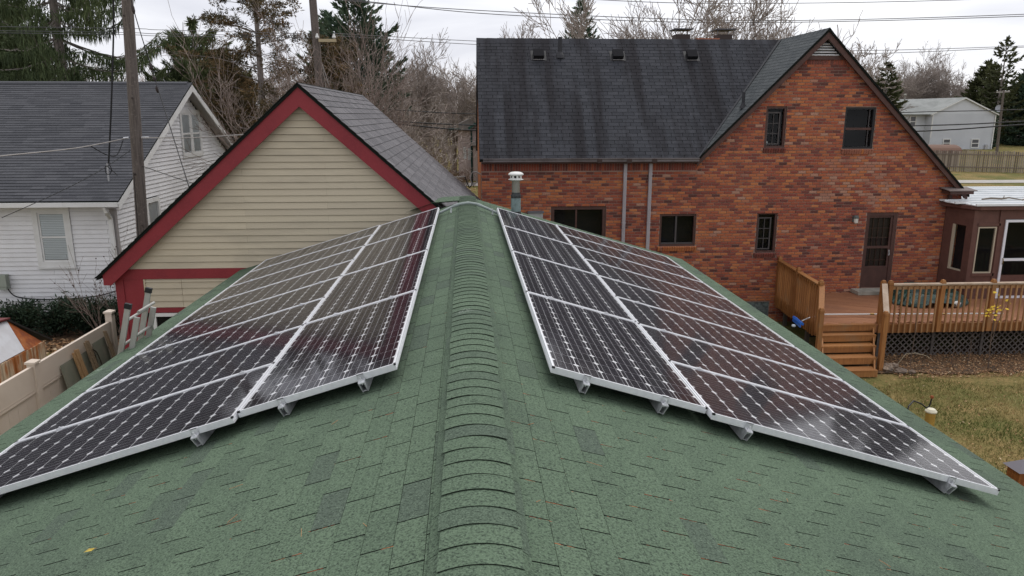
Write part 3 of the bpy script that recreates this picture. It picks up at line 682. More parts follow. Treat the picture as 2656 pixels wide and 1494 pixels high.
b = MB(); b.box(xa,xb,BY+.13,BY+.16,z0,z1-.1); obj('inner_door', b, mat('dark_door',(0.03,0.02,0.018),rough=.6), do)
for k in (1,2,3):
    xx = xa+.05+(xb-xa-.11)*k/4; b = MB(); b.box(xx-.008,xx+.008,BY+.10,BY+.125,z0+.62,z1-.15); obj('muntin', b, m_brown, do)
for zz in (.78,1.42,1.68): b = MB(); b.box(xa+.05,xb-.06,BY+.101,BY+.126,z0+zz-.009,z0+zz+.009); obj('muntin', b, m_brown, do)
b = MB(); b.box(xb-.035,xb-.02,BY+.0,BY+.035,z0+.92,z0+1.08); b.tube([(xb-.028,BY+.005,z0+1.0),(xb-.028,BY-.02,z0+1.0),(xb-.028,BY-.02,z0+.94)],.008,6); obj('handle', b, m_mill, do)
# basement glass block window: each block its own part
gwx0,gwx1,gwz0,gwz1 = WOP[6]
m_gblock = mat('glass_block', (0.20,0.24,0.23), rough=.12, spec=.6, noise=(9,(0.07,0.09,0.09),.35,.65))
b = MB(); b.box(gwx0,gwx1,BY+.03,BY+.1,gwz0,gwz1); gw = obj('glass_block_window', b, mat('grout',(0.4,0.4,0.38),rough=.9), bh)
for i in range(6):
    for j in range(4):
        x = gwx0+.006+i*.184; z = gwz1-.006-(j+1)*.178; bb = MB(); bb.frame((x,BY+.03,z),(.174,0,0),(0,0,.168),(0,-.012,0)); obj('glass_block', bb, m_gblock, gw)
# wall lamp, electric box
b = MB(); b.box(10.60,10.70,BY-.05,BY-.012,2.98,3.14); wl = obj('wall_lamp', b, mat('lamp_grey',(0.10,0.11,0.105),rough=.5), bh)
b = MB(); b.lathe((10.665,BY-.10,3.09), [(.075,0),(.08,.03),(.05,.075),(.0,.085)], 12); obj('lamp_hood', b, MATS['lamp_grey'], wl)
b = MB(); b.lathe((10.67,BY-.10,2.955), [(.045,0),(.055,.02),(.06,.13)], 12); obj('lamp_shade', b, mat('lamp_white',(0.62,0.60,0.54),rough=.3), wl)
m_boxg = mat('meter_grey', (0.42,0.42,0.42), rough=.5, noise=(12,(0.34,0.34,0.34),.4,.65))
b = MB(); b.box(1.66,2.04,BY-.13,BY-.014,2.75,3.30); eb = obj('electric_box', b, m_boxg, bh)
b = MB(); b.box(1.635,2.065,BY-.16,BY-.014,3.302,3.35); obj('box_hood', b, mat('dull_steel',(0.14,0.14,0.16),rough=.5), eb)
b = MB(); b.box(1.73,1.97,BY-.145,BY-.131,2.85,3.22); obj('box_door', b, m_boxg, eb)
# roofs
EZ = 4.72; RY, RZ_ = 22.82, 8.0; eavey = 19.70; msl = (RZ_-EZ)/(RY-eavey)
m_slate = granule('slate_granules', [(0,(0.036,0.038,0.045)),(.5,(0.050,0.052,0.061)),(1,(0.066,0.068,0.078))], (0.025,0.026,0.03), (0.08,0.082,0.09), (0.05,0.052,0.058))
def streaks(m):
    """dark algae runs below the ridge"""
    nt = m.node_tree; bs = next(n for n in nt.nodes if n.type == 'BSDF_PRINCIPLED'); src = bs.inputs['Base Color'].links[0].from_socket; N = nt.nodes.new; L = nt.links.new
    gp = next(n for n in nt.nodes if n.type == 'NEW_GEOMETRY'); mp = N('ShaderNodeMapping'); mp.inputs['Scale'].default_value = (2.1,.16,.16); L(gp.outputs['Position'], mp.inputs[0])
    tx = N('ShaderNodeTexNoise'); tx.inputs['Scale'].default_value = 1.0; tx.inputs['Detail'].default_value = 5; tx.inputs['Roughness'].default_value = .55; L(mp.outputs[0], tx.inputs['Vector'])
    mr = N('ShaderNodeMapRange'); mr.inputs['From Min'].default_value = .47; mr.inputs['From Max'].default_value = .64; mr.inputs['To Max'].default_value = .85; L(tx.outputs['Fac'], mr.inputs['Value'])
    mx = N('ShaderNodeMixRGB'); L(mr.outputs[0], mx.inputs[0]); L(src, mx.inputs[1]); mx.inputs[2].default_value = (.022,.0205,.023,1); L(mx.outputs[0], bs.inputs['Base Color'])
streaks(m_slate)
RXL = .36
sdir = Vector((0, RY-eavey, RZ_-EZ)); SLEN = sdir.length; V = sdir.normalized()
dn_ = Vector((0,0,-.05))
b = MB(); b.prism([(RXL,eavey,EZ-.012),(6.10,eavey,EZ-.012),(BAX,RY,RZ_-.012),(RXL,RY,RZ_-.012)], dn_); obj('roof_deck', b, m_deckw, bh)
b = MB(); b.prism([(RXL,2*RY-eavey,EZ-.012),(12.5,2*RY-eavey,EZ-.012),(BAX,RY,RZ_-.012),(RXL,RY,RZ_-.012)], dn_); obj('roof_deck', b, m_slate, bh)
GLX = BAX - (BAZ-.0-EZ)/BSL*1.0                               # where the left gable slope meets the main eave
Vv = SLEN
mainpoly = [(RXL,0),(6.10,0),(BAX-.06,Vv),(RXL,Vv)]
VENT = [(2.12,1.0),(4.40,1.0),(6.56,1.0)]
sp_m = dict(O=Vector((0,eavey,EZ)), U=VX, V=V)
roof_shingles(bh, sp_m['O'], VX, V, mainpoly, m_slate, .305, .127, 31, thick=.010, limit=300, gap=.011, rest='shingle_field')
b = MB()
for i in range(30): 
    x = RXL+i*.3; b.add([(x,RY-.12,RZ_-.11),(x+.296,RY-.12,RZ_-.115),(x+.296,RY,RZ_+.016),(x,RY,RZ_+.022)],[(0,1,2,3)],rng.random()); b.add([(x,RY,RZ_+.022),(x+.296,RY,RZ_+.016),(x+.296,RY+.12,RZ_-.115),(x,RY+.12,RZ_-.11)],[(0,1,2,3)],rng.random())
obj('ridge_cap_strip', b, m_slate, bh, kind='stuff')
# cross gable roof: left and right slopes reach back to the main ridge
gy0 = 19.79
m_slate_sheen = granule('slate_granules_sky_sheen', [(0,(0.052,0.060,0.064)),(.5,(0.072,0.080,0.083)),(1,(0.095,0.103,0.106))], (0.04,0.045,0.05), (0.12,0.13,0.135), (0.075,0.083,0.085))  # left gable slope coloured paler to stand in for reflected sky
for sx in (-1,1):
    foot = 6.12 if sx < 0 else 13.74; run = abs(foot-BAX); sl = (BAZ-(EZ if sx < 0 else 3.72))/run
    dv = Vector((-sx*run,0,run*sl)); LN = dv.length; Vd = dv.normalized(); U = Vector((0,sx,0)); O = Vector((foot,0,BAZ-run*sl))
    ya, yb = gy0, RY
    b = MB(); ft = Vector((foot,0,BAZ-run*sl-.012))
    if sx < 0: b.prism([(BAX,ya,BAZ-.012),(foot,ya,ft.z),(foot,ya+.05,ft.z),(BAX,RY,BAZ-.012)], (0,0,-.06))
    else: b.prism([(BAX,ya,BAZ-.012),(foot,ya,ft.z),(foot,ya,ft.z-.05),(BAX,ya,BAZ-.07)], (0,6.2,0))
    obj('gable_deck', b, m_deckw, bh)
    if sx < 0: poly = [(-ya,0),(-ya-.06,0),(-yb,LN),(-ya,LN)]
    else: poly = [(ya,0),(yb+3.1,0),(yb+3.1,LN),(ya,LN)]
    roof_shingles(bh, O, U, Vd, poly, m_slate_sheen if sx < 0 else m_slate, .305, .127, 37+sx, thick=.008, limit=150 if sx < 0 else 0, gap=.006, rest='gable_shingle_field', nm='gable_shingle')
b = MB()
for i in range(12):
    y = gy0+i*.27; b.add([(BAX-.12,y,BAZ-.11),(BAX,y,BAZ+.024),(BAX,y+.28,BAZ+.016),(BAX-.12,y+.28,BAZ-.12)],[(0,1,2,3)],rng.random()); b.add([(BAX,y,BAZ+.024),(BAX+.12,y,BAZ-.11),(BAX+.12,y+.28,BAZ-.12),(BAX,y+.28,BAZ+.016)],[(0,1,2,3)],rng.random())
obj('gable_ridge_strip', b, m_slate_sheen, bh, kind='stuff')
# valley flashing
va, vb = Vector((6.08,19.72,EZ+.02)), Vector((BAX-.1,RY-.02,RZ_+.0)); b = MB(); d = vb-va; wv = Vector((.17,-.02,.10))
b.add([va-wv*.9+Vector((0,0,.0)), va+wv*.5, vb+wv*.5, vb-wv*.9], [(0,1,2,3)]); b.add([va-wv*.9-Vector((0,0,.01)), va+wv*.5-Vector((0,0,.01)), vb+wv*.5-Vector((0,0,.01)), vb-wv*.9-Vector((0,0,.01))], [(3,2,1,0)])
obj('valley_flashing', b, mat('valley_felt',(0.035,0.036,0.042),rough=.85,noise=(20,(0.055,0.056,0.06),.4,.65)), bh)
# rake boards on the gable, left one dies at the eave; louvre and its board
for sx, foot, zf in ((-1,6.12,EZ),(1,13.72,3.76)):
    run = abs(foot-BAX); sl = (BAZ-zf)/run; y0 = 19.82
    b = MB(); b.prism([(BAX,y0,BAZ-.0),(foot,y0,zf-.0),(foot-sx*.02,y0,zf-.20),(BAX,y0,BAZ-.255)], (0,.03,0)); obj('rake_board', b, m_brown, bh)
    b = MB(); b.prism([(BAX,y0+.031,BAZ-.16),(foot,y0+.031,zf-.12),(foot,y0+.031,zf-.15),(BAX,y0+.031,BAZ-.19)], (0,.15,0)); obj('soffit', b, m_brown, bh)
b = MB(); b.box(8.78,10.04,BY-.05,BY+.0,7.255,7.36); obj('gable_band', b, m_brown, bh)
m_louv = mat('louvre_grey', (0.33,0.31,0.31), rough=.55); m_louvw = mat('louvre_white', (0.66,0.66,0.66), rough=.45)
b = MB(); b.prism([(9.41,BY-.02,7.78),(9.93,BY-.02,7.36),(8.89,BY-.02,7.36)], (0,.02,0)); lv = obj('louvre', b, m_dark, bh)
for sx in (-1,1):
    b = MB(); b.prism([(9.41,BY-.075,7.90),(9.41+sx*.57,BY-.075,7.345),(9.41+sx*.53,BY-.075,7.30),(9.41,BY-.075,7.80)], (0,.05,0)); obj('louvre_frame', b, m_louv, lv)
for k in range(6):
    z = 7.365 + k*.068; hw2 = (7.80-z)*.98-.06
    if hw2 > .04: b = MB(); b.frame((9.41-hw2,BY-.07,z),(2*hw2,0,0),(0,.045,.034),(0,.006,-.008)); obj('slat', b, m_louvw, lv)
# eave return at the right foot, gutter, downspouts
b = MB(); b.box(13.06,13.72,19.6,19.99,3.755,3.84); er = obj('eave_return', b, m_brown, bh)
b = MB(); b.prism([(12.98,19.52,3.845),(13.76,19.52,3.845),(13.76,19.99,3.90),(12.98,19.99,3.90)], (0,0,.02)); obj('return_cap', b, mat('weathered_board',(0.16,0.13,0.12),rough=.8), er)
m_gut = mat('gutter_bronze', (0.16,0.145,0.15), rough=.4, metal=.3, noise=(2,(0.10,0.085,0.085),.4,.6))
b = MB(); gp2 = [(19.62,4.755),(19.62,4.725),(19.635,4.70),(19.635,4.66),(19.67,4.64),(19.74,4.64),(19.74,4.755),(19.73,4.755),(19.73,4.655),(19.675,4.655),(19.65,4.67),(19.65,4.71),(19.635,4.73),(19.635,4.755)]
b.prism([(.45,y,z) for y,z in gp2], (5.68,0,0)); gu = obj('gutter', b, m_gut, bh)
for x in (3.42,4.2,4.87): b = MB(); b.box(x,x+.13,19.612,19.66,4.635,4.735); obj('gutter_patch', b, mat('rust_brown',(0.05,0.032,0.028),rough=.7), gu)
b = MB(); b.box(.42,6.1,19.745,19.99,4.605,4.64); obj('soffit_board', b, m_brown, bh)
for x in (4.19,4.87):
    b = MB(); b.box(x,x+.085,BY-.10,BY-.02,.15,4.63)
    for k in range(3): b.box(x+.012+k*.025,x+.022+k*.025,BY-.106,BY-.10,.2,4.6)
    dsp = obj('downspout', b, m_alum_w, bh)
    for z in (1.2,3.0,4.3): b2 = MB(); b2.box(x-.006,x+.091,BY-.108,BY-.018,z,z+.03); obj('strap', b2, m_alum_w, dsp)
b = MB(); b.box(13.24,13.33,BY-.10,BY-.02,1.0,3.70); obj('downspout', b, m_brown, bh)
# roof vents and plumbing stack, chimney behind the ridge
def on_main(x, up): return Vector((x,eavey,EZ)) + V*up
Nn = VX.cross(V).normalized()
for x in (2.12,4.40,6.56):
    up = SLEN*.845; p = on_main(x, up)
    b = MB(); b.frame(p - VX*.22 - V*.2 + Nn*.012, VX*.44, V*.40, Nn*.006); rv = obj('roof_vent', b, m_key, bh)
    b = MB(); b.frame(p - VX*.15 - V*.15 + Nn*.05, VX*.30, V*.28, Nn*.10); b.frame(p - VX*.13 - V*.14 + Nn*.018, VX*.27, V*.27, Nn*.03); obj('vent_hood', b, mat('vent_black',(0.014,0.014,0.016),rough=.85,spec=.1), rv)
    b = MB(); b.frame(p - VX*.15 - V*.175 + Nn*.019, VX*.31, V*.012, Nn*.012); obj('vent_lip', b, m_louv, rv)
p = on_main(2.74, SLEN*.845); b = MB(); b.lathe(p, [(.15,-.06),(.12,.02),(.07,.1),(.062,.12),(.062,.52)], 12); obj('plumbing_stack', b, mat('stack_black',(0.03,0.03,0.034),rough=.6), bh)
p = Vector((7.55,20.2,BAZ-(BAX-7.55)*.98)); b = MB(); b.lathe((7.42,20.25,6.02), [(.10,0),(.05,.12),(.042,.14),(.042,.42)], 10); obj('plumbing_stack', b, MATS['stack_black'], bh)
b = MB(); b.box(7.05,7.75,23.5,24.2,6.5,8.12); ch_ = obj('chimney', b, m_brick, bh)
for x in (6.55,7.85):
    b = MB(); b.box(x-.12,x+.32,23.6,24.05,7.9,8.24); obj('flue_liner', b, mat('dark_clay',(0.06,0.045,0.04),rough=.8), ch_)
    b = MB(); b.box(x-.2,x+.4,23.5,24.15,8.37,8.40); [b.box(a,a+.02,c,c+.02,8.24,8.37) for a in (x-.16,x+.34) for c in (23.55,24.08)]; obj('chimney_cap', b, mat('cap_steel',(0.10,0.10,0.11),rough=.5,metal=.5), ch_)
# cables on the left corner
m_cable = mat('black_cable', (0.012,0.012,0.013), rough=.6)
m_gcable = mat('grey_cable', (0.30,0.28,0.26), rough=.6)
def cable(label, pts, rad, m=m_cable, cat='cable', group=None, sides=5, n=1):
    """smooth curve through pts"""
    P = [Vector(p) for p in pts]; out = []
    for i in range(len(P)-1):
        p0, p1, p2, p3 = P[max(i-1,0)], P[i], P[i+1], P[min(i+2,len(P)-1)]
        for k in range(8):
            t = k/8; out.append(.5*((2*p1)+(p2-p0)*t+(2*p0-5*p1+4*p2-p3)*t*t+(3*p1-p0-3*p2+p3)*t*t*t))
    out.append(P[-1]); b = MB(); b.tube(out, rad, sides)
    return obj('cable', b, m, label=label, cat=cat, group=group)
cable('pale looped service cable at the left corner of the brick house', [(.40,20.3,4.30),(.28,20.4,4.36),(.17,20.5,4.32),(.13,20.5,4.15),(.2,20.5,4.03),(.3,20.5,4.08),(.31,20.5,4.2),(.24,20.5,4.27)], .016, m_gcable)
cable('black drooping cable loop beside the brick house corner', [(-.02,20.5,4.22),(.04,20.5,4.05),(.1,20.5,3.93),(.16,20.5,4.02),(.17,20.5,4.2),(.19,20.5,4.05),(.2,20.5,3.95)], .014)
cable('black cable bracket line reaching left from the brick house corner', [(-.7,20.6,4.19),(-.4,20.6,4.2),(0,20.5,4.235)], .010, m_gcable)

# ---------------------------------------------------------------- sunroom
sr = thing('sunroom', (15.5,20.5,0.9), 'brown timber sunroom with angled corner and white ribbed metal roof', 'sunroom')
m_brown2 = mat('sunroom_brown', (0.13,0.062,0.048), rough=0.6, noise=(5,(0.11,0.052,0.041),.4,.6))
m_beige = mat('beige_trim', (0.46,0.40,0.30), rough=.6)
SY, SX0, SX1 = 19.0, 13.42, 19.0
CX0 = 13.28; CYB = 19.95                       # the angled side runs from the brick wall to the front corner
b = MB(); b.box(SX0,SX1,SY,SY+.06,.98,1.64); fr = obj('front_panel', b, m_brown2, sr)
for (x0,x1,z0,z1) in ((SX0,13.56,1.64,3.4),(14.06,14.28,1.64,3.4),(13.56,14.06,2.95,3.4),(14.28,SX1,3.15,3.4),(16.3,SX1,1.64,3.15)):
    b = MB(); b.box(x0,x1,SY+.0,SY+.06,z0,z1); obj('wall_panel', b, m_brown2, sr)
for (x0,x1,z0,z1) in ((13.38,13.52,.98,3.4),(13.5,14.14,2.98,3.05),(13.5,14.14,1.62,1.70),(14.1,14.2,.98,3.4)):
    b = MB(); b.box(x0,x1,SY-.03,SY-.001,z0,z1); obj('batten', b, m_brown2, sr)
b = MB(); rect_ring(b,13.555,14.065,1.70,2.955,SY-.01,SY+.05,.035); w = obj('window', b, m_beige, sr)
b = MB(); b.box(13.59,14.03,SY+.02,SY+.025,1.735,2.92); obj('pane', b, m_glass, w)
m_dw = mat('door_white', (0.74,0.75,0.80), rough=.4)
b = MB(); rect_ring(b,14.28,15.28,1.0,3.14,SY-.03,SY+.03,.065); b.box(14.345,15.215,SY-.025,SY+.025,2.03,2.10); dr = obj('storm_door', b, m_dw, sr)
b = MB(); b.box(14.345,15.215,SY,SY+.005,1.065,3.075); obj('pane', b, m_glass, dr)
b = MB(); b.tube([(14.33,SY-.035,1.95),(14.33,SY-.06,1.97),(14.33,SY-.06,2.08),(14.33,SY-.035,2.1)],.012,6); obj('handle', b, mat('brass',(0.25,0.17,0.06),rough=.4,metal=.8), dr)
b = MB(); rect_ring(b,15.35,16.28,1.0,3.14,SY-.02,SY+.03,.06); w = obj('window', b, m_dw, sr)
b = MB(); b.box(15.41,16.22,SY,SY+.005,1.06,3.08); obj('pane', b, m_glass, w)
# angled side wall
sd_ = Vector((SX0-CX0, SY-CYB, 0)); sl_ = sd_.length; U = sd_.normalized(); Nn2 = Vector((U.y,-U.x,0)); O = Vector((CX0,CYB,0))
def side(a,b_,z0,z1,m,n,par=sr,t=.05,off=0):
    bb = MB()
    if m is m_glass: c_ = O+U*a+Vector((0,0,z0))+Nn2*off; bb.add([c_, c_+U*(b_-a), c_+U*(b_-a)+Vector((0,0,z1-z0)), c_+Vector((0,0,z1-z0))], [(0,1,2,3)])
    else: bb.frame(O+U*a+Vector((0,0,z0))+Nn2*off, U*(b_-a), (0,0,z1-z0), Nn2*t)
    return obj(n, bb, m, par)
side(0,sl_,.98,1.72,m_brown2,'side_panel'); side(0,sl_,2.96,3.4,m_brown2,'side_panel'); side(0,sl_*.32,1.72,2.96,m_brown2,'side_panel'); side(sl_*.8,sl_,1.72,2.96,m_brown2,'side_panel')
w = side(sl_*.32,sl_*.40,1.72,2.96,m_beige,'side_window',off=.005); side(sl_*.40,sl_*.8,1.72,1.76,m_beige,'side_sill',off=.004); side(sl_*.40,sl_*.8,1.76,2.96,m_glass,'side_pane',t=.005,off=.02)
b = MB(); b.box(13.5,SX1,SY+1.6,SY+1.65,1,3.3); obj('room_back', b, m_dark, sr)
b = MB(); b.prism([(13.05,20.0,3.42),(13.30,19.0,3.42),(13.46,18.86,3.42),(19.2,18.86,3.42),(19.2,20.0,3.42)], (0,0,.10)); obj('roof_fascia', b, m_brown2, sr)
m_wroof = mat('white_ribbed_metal', (0.74,0.76,0.77), rough=.35, noise=(2.2,(0.60,0.62,0.62),.45,.7), stretch=(.5,1,1))
# ribbed roof panels run along x, stepping back towards the ground behind
for k in range(9):
    y0 = 18.82 + k*.46; z0 = 3.525 + k*.012; xl = 13.0 + max(0,(.35-.35*k)) + (.02*k); b = MB()
    xl = 13.30 if k == 0 else (13.02 if k < 3 else 13.75 + .12*(k-3))
    b.box(xl,19.3,y0,y0+.455,z0,z0+.02); b.box(xl,19.3,y0,y0+.05,z0+.02,z0+.055); b.box(xl,19.3,y0+.22,y0+.25,z0+.02,z0+.035); obj('roof_panel', b, m_wroof, sr)
b = MB(); b.tube([(13.9,19.5,3.63),(14.2,19.55,3.65),(14.45,19.5,3.64),(14.7,19.56,3.66),(14.95,19.35,3.62)],[.02,.028,.026,.022,.012],6); b.tube([(14.95,19.38,3.62),(15.15,19.42,3.64),(15.32,19.5,3.65)],[.02,.022,.02],6); b.tube([(14.5,19.5,3.65),(14.56,19.56,3.72)],[.015,.008],5)
obj('fallen_branch', b, mat('dead_wood',(0.16,0.13,0.10),rough=.9), label='broken grey branch lying on the white sunroom roof', cat='branch')
m_prop = mat('propane_white', (0.6,0.62,0.62), rough=.4)
t = thing('propane_tank', (15.0,19.55,1.0), 'white propane tank standing behind the sunroom door glass', 'tank')
b = MB(); b.lathe((15.0,19.55,1.0), [(.12,0),(.15,.04),(.155,.1),(.155,.3),(.13,.37),(.06,.4)], 16); obj('body', b, m_prop, t, smooth=True)
b = MB(); b.lathe((15.0,19.55,1.38), [(.10,0),(.11,.02),(.11,.11),(.10,.12)], 12); obj('collar', b, m_prop, t)
b = MB(); b.lathe((15.0,19.55,1.4), [(.025,0),(.025,.08),(.045,.085),(.045,.1)], 8); obj('valve', b, MATS['brass'], t)
# yellow strand hanging at the house corner
b = MB(); q = random.Random(2)
for i in range(26):
    z = 3.45 - i*.035; x = 13.55-.001*i + q.uniform(-.012,.012); b.tube([(x,19.86,z),(x+q.uniform(-.02,.02),19.86,z-.03)],[.016,.008+.01*q.random()],5)
obj('hanging_vine', b, mat('dry_yellow',(0.42,0.32,0.13),rough=.8), label='thin dry yellow vine strand hanging at the brick corner beside the sunroom', cat='vine')

# ---------------------------------------------------------------- deck
m_rail = mat('cedar_stain', (0.36,0.15,0.04), rough=.6, attr=[(0,(0.27,0.115,0.036)),(1,(0.38,0.17,0.055))], noise=(5,(0.22,0.09,0.03),.42,.75), noise2=(2.2,(0.24,0.16,0.09),.55,.85,6.0), stretch=(6,6,.6), bump=(20,.2,.004))
m_rail2 = mat('cedar_stain_pale', (0.40,0.21,0.085), rough=.6, attr=[(0,(0.28,0.145,0.06)),(1,(0.43,0.24,0.11))], noise=(5,(0.26,0.125,0.055),.42,.75), noise2=(2.2,(0.30,0.22,0.14),.55,.85,6.0), stretch=(6,6,.6))
m_floor = mat('deck_floor_stain', (0.27,0.115,0.055), rough=.7, attr=[(0,(0.28,0.125,0.062)),(1,(0.35,0.16,0.08))], noise=(1.6,(0.24,0.11,0.06),.42,.7,6.0), noise2=(14,(0.30,0.14,0.075),.5,.8))
dk = thing('deck', (11.5,18.4,0.0), 'raised cedar stained deck with railing, stairs and lattice skirt behind the brick house', 'deck')
DZ = .99; DX1 = 17.5; DYF = 16.78
def dleft(y): return 8.36 + (8.66-8.36)*(y-16.8)/3.2
# floor boards laid on the diagonal, mitred along x = 9.9
sp = []
def deck_boards(poly, ang, seed):
    U = Vector((math.cos(ang),math.sin(ang),0)); V2 = Vector((-math.sin(ang),math.cos(ang),0)); O = Vector((poly[0][0],poly[0][1],DZ-.028))
    pl = [((Vector((x,y,0))-Vector((poly[0][0],poly[0][1],0))).dot(U),(Vector((x,y,0))-Vector((poly[0][0],poly[0][1],0))).dot(V2)) for x,y in poly]
    return courses(O,U,V2,pl,[],6.0,.142,.006,.026,bond=0,seed=seed,short=.06)
sp += deck_boards([(8.40,16.82),(10.3,16.82),(12.2,19.97),(8.68,19.97)], R(-28), 1)
sp += deck_boards([(10.3,16.82),(DX1,16.82),(DX1,19.97),(12.2,19.97)], R(32), 2)
pieces(dk, 'deck_board', sp, m_floor, 300, nvar=8)
b = MB(); b.prism([(8.36,DYF,.76),(DX1,DYF,.76),(DX1,19.97,.76),(8.64,19.97,.76)], (0,0,.195)); obj('joist_frame', b, m_floor, dk)
b = MB(); b.box(9.8,DX1,DYF-.045,DYF-.005,.76,.975); obj('rim_board', b, m_rail, dk)
def post(x,y,z0,z1,m=m_rail,w=.10,par=None):
    b = MB(); b.box(x-w/2,x+w/2,y-w/2,y+w/2,z0,z1-.12); b.box(x-w/2+.008,x+w/2-.008,y-w/2+.008,y+w/2-.008,z1-.12,z1-.105); b.box(x-w/2,x+w/2,y-w/2,y+w/2,z1-.105,z1-.055)
    b.add([(x-w/2,y-w/2,z1-.055),(x+w/2,y-w/2,z1-.055),(x+w/2,y+w/2,z1-.055),(x-w/2,y+w/2,z1-.055),(x-w/3.2,y-w/3.2,z1),(x+w/3.2,y-w/3.2,z1),(x+w/3.2,y+w/3.2,z1),(x-w/3.2,y+w/3.2,z1)],[(0,1,5,4),(1,2,6,5),(2,3,7,6),(3,0,4,7),(4,5,6,7)])
    return obj('post', b, m, par or dk)
for x in (9.97,11.25,12.50,13.75,15.0,16.25): post(x,DYF-.06,.78,2.05)
post(9.86,DYF+.05,.78,2.03)
for y in (16.85,18.4,19.9): post(dleft(y)-.02,y,.70,2.05)
RT = 1.93
b = MB(); b.box(10.02,DX1,DYF-.12,DYF+.02,RT-.0,RT+.035); obj('handrail', b, mat('grey_rail',(0.42,0.33,0.25),rough=.6,noise=(3,(0.33,0.24,0.17),.4,.6)), dk)
b = MB(); b.box(10.02,DX1,DYF-.075,DYF-.035,RT-.10,RT-.002); obj('top_rail', b, m_rail2, dk)
xp = [9.97,11.25,12.50,13.75,15.0,16.25,17.5]
for a,c in zip(xp,xp[1:]):
    for k in range(1,9):
        x = a+(c-a)*k/9+.01; b = MB(); b.prism([(x-.018,DYF-.115,.77),(x+.018,DYF-.115,.77),(x+.018,DYF-.115,RT-.02),(x-.018,DYF-.078,RT+.0),(x-.018,DYF-.115,RT-.02)][:4] if False else [(x-.018,DYF-.113,.77),(x+.018,DYF-.113,.77),(x+.018,DYF-.113,RT-.03),(x-.018,DYF-.113,RT-.03)],(0,.036,0)); obj('baluster', b, m_rail2, dk)
# left railing
ya, yb = 16.85, 19.9
def lp(y,z,o=0): return Vector((dleft(y)-.02+o,y,z))
for (y0,y1) in ((16.9,18.35),(18.45,19.85)):
    b = MB(); b.bar(lp(y0,1.93),lp(y1,1.93),.13,.035); obj('handrail', b, m_rail, dk)
    b = MB(); b.bar(lp(y0,1.86),lp(y1,1.86),.04,.09); obj('top_rail', b, m_rail, dk)
    for k in range(10):
        y = y0+.08+(y1-y0-.16)*k/9; b = MB(); p = lp(y,.68,-.055); b.box(p.x-.018,p.x+.018,y-.018,y+.018,.66,1.90); obj('baluster', b, m_rail, dk)
b = MB(); b.bar(lp(16.85,.86,-.02),lp(19.95,.86,-.02),.036,.2); obj('side_rim', b, m_rail, dk)
for (x,y) in ((8.45,16.95),(8.75,19.6),(8.6,17.9)): b = MB(); b.box(x,x+.09,y,y+.09,-.05,.77); obj('support_post', b, mat('grey_wood',(0.10,0.085,0.07),rough=.9), dk)
# stairs
xl = [8.38,8.28,8.17,8.06,7.95]; xr = [9.72,9.61,9.50,9.36,9.23]; yy = [16.70,16.46,16.22,15.92,15.58]; zz = [.985,.80,.61,.42,.23]
for k in range(5):
    b = MB(); b.box(xl[k],xr[k],yy[k],(yy[k]+.30),zz[k]-.038,zz[k]); tr_ = obj('tread', b, m_rail, dk)
    b = MB(); b.box(xl[k]+.005,xr[k]-.005,yy[k]+.004,yy[k]+.04,zz[k]-.155,zz[k]-.0395); obj('riser', b, m_rail, dk)
for xs_, o in ((xl,.02),(xr,-.06)):
    b = MB(); b.prism([(xs_[0]+o,16.75,.76),(xs_[0]+o,16.75,.94),(xs_[4]+o,15.64,.19),(xs_[4]+o,15.64,.0),(xs_[4]+o,15.85,.0)], (.036,0,0)); obj('stringer', b, m_rail, dk)
post(8.02,16.05,.1,1.58); post(9.50,15.98,.1,1.50)
for (a,c) in (((9.86,16.78,1.95),(9.52,16.0,1.44)),((8.36,16.82,1.92),(8.03,16.08,1.50))):
    b = MB(); b.bar(a,c,.12,.036); obj('stair_rail', b, MATS['grey_rail'] if a[0] > 9 else m_rail, dk)
# lattice skirt: crossed laths, each a part
m_lath = mat('dark_lath', (0.10,0.085,0.078), rough=.9, noise=(8,(0.07,0.06,0.055),.4,.6))
LYv = DYF+.12; x0,x1,z0,z1 = 9.9,15.6,.02,.75
for s_ in (1,-1):
    x = x0-.9
    while x < x1:
        # clip the diagonal to the frame
        pts_ = []
        for (t0) in (0.0,1.0): pts_.append((x + (t0*(z1-z0) if s_ > 0 else (1-t0)*(z1-z0)), z0+t0*(z1-z0)))
        (xa,za),(xb,zb) = pts_
        def cl(xa,za,xb,zb):
            if xa > xb: xa,za,xb,zb = xb,zb,xa,za
            if xb < x0 or xa > x1: return None
            if xa < x0: za += (zb-za)*(x0-xa)/(xb-xa); xa = x0
            if xb > x1: zb -= (zb-za)*(xb-x1)/(xb-xa); xb = x1
            return (xa,za,xb,zb) if xb-xa > .05 else None
        r_ = cl(xa,za,xb,zb)
        if r_: b = MB(); yv = LYv+(.004 if s_ > 0 else .016); b.bar((r_[0],yv,r_[1]),(r_[2],yv,r_[3]),.008,.034,up=(0,0,1)); obj('lath', b, m_lath, dk)
        x += .15
for x in (9.88,11.25,12.5,13.75,15.0): b = MB(); b.box(x,x+.06,LYv-.03,LYv+.0,0,.77); obj('skirt_post', b, m_lath, dk)
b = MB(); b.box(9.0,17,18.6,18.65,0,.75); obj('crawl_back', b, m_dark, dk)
b = MB(); b.box(10.76,12.1,19.55,19.985,1.0,1.095); obj('doorstep', b, mat('concrete_step',(0.36,0.34,0.29),rough=.9,noise=(6,(0.26,0.25,0.21),.4,.65)), label='grey concrete doorstep under the brown door on the deck', cat='doorstep')
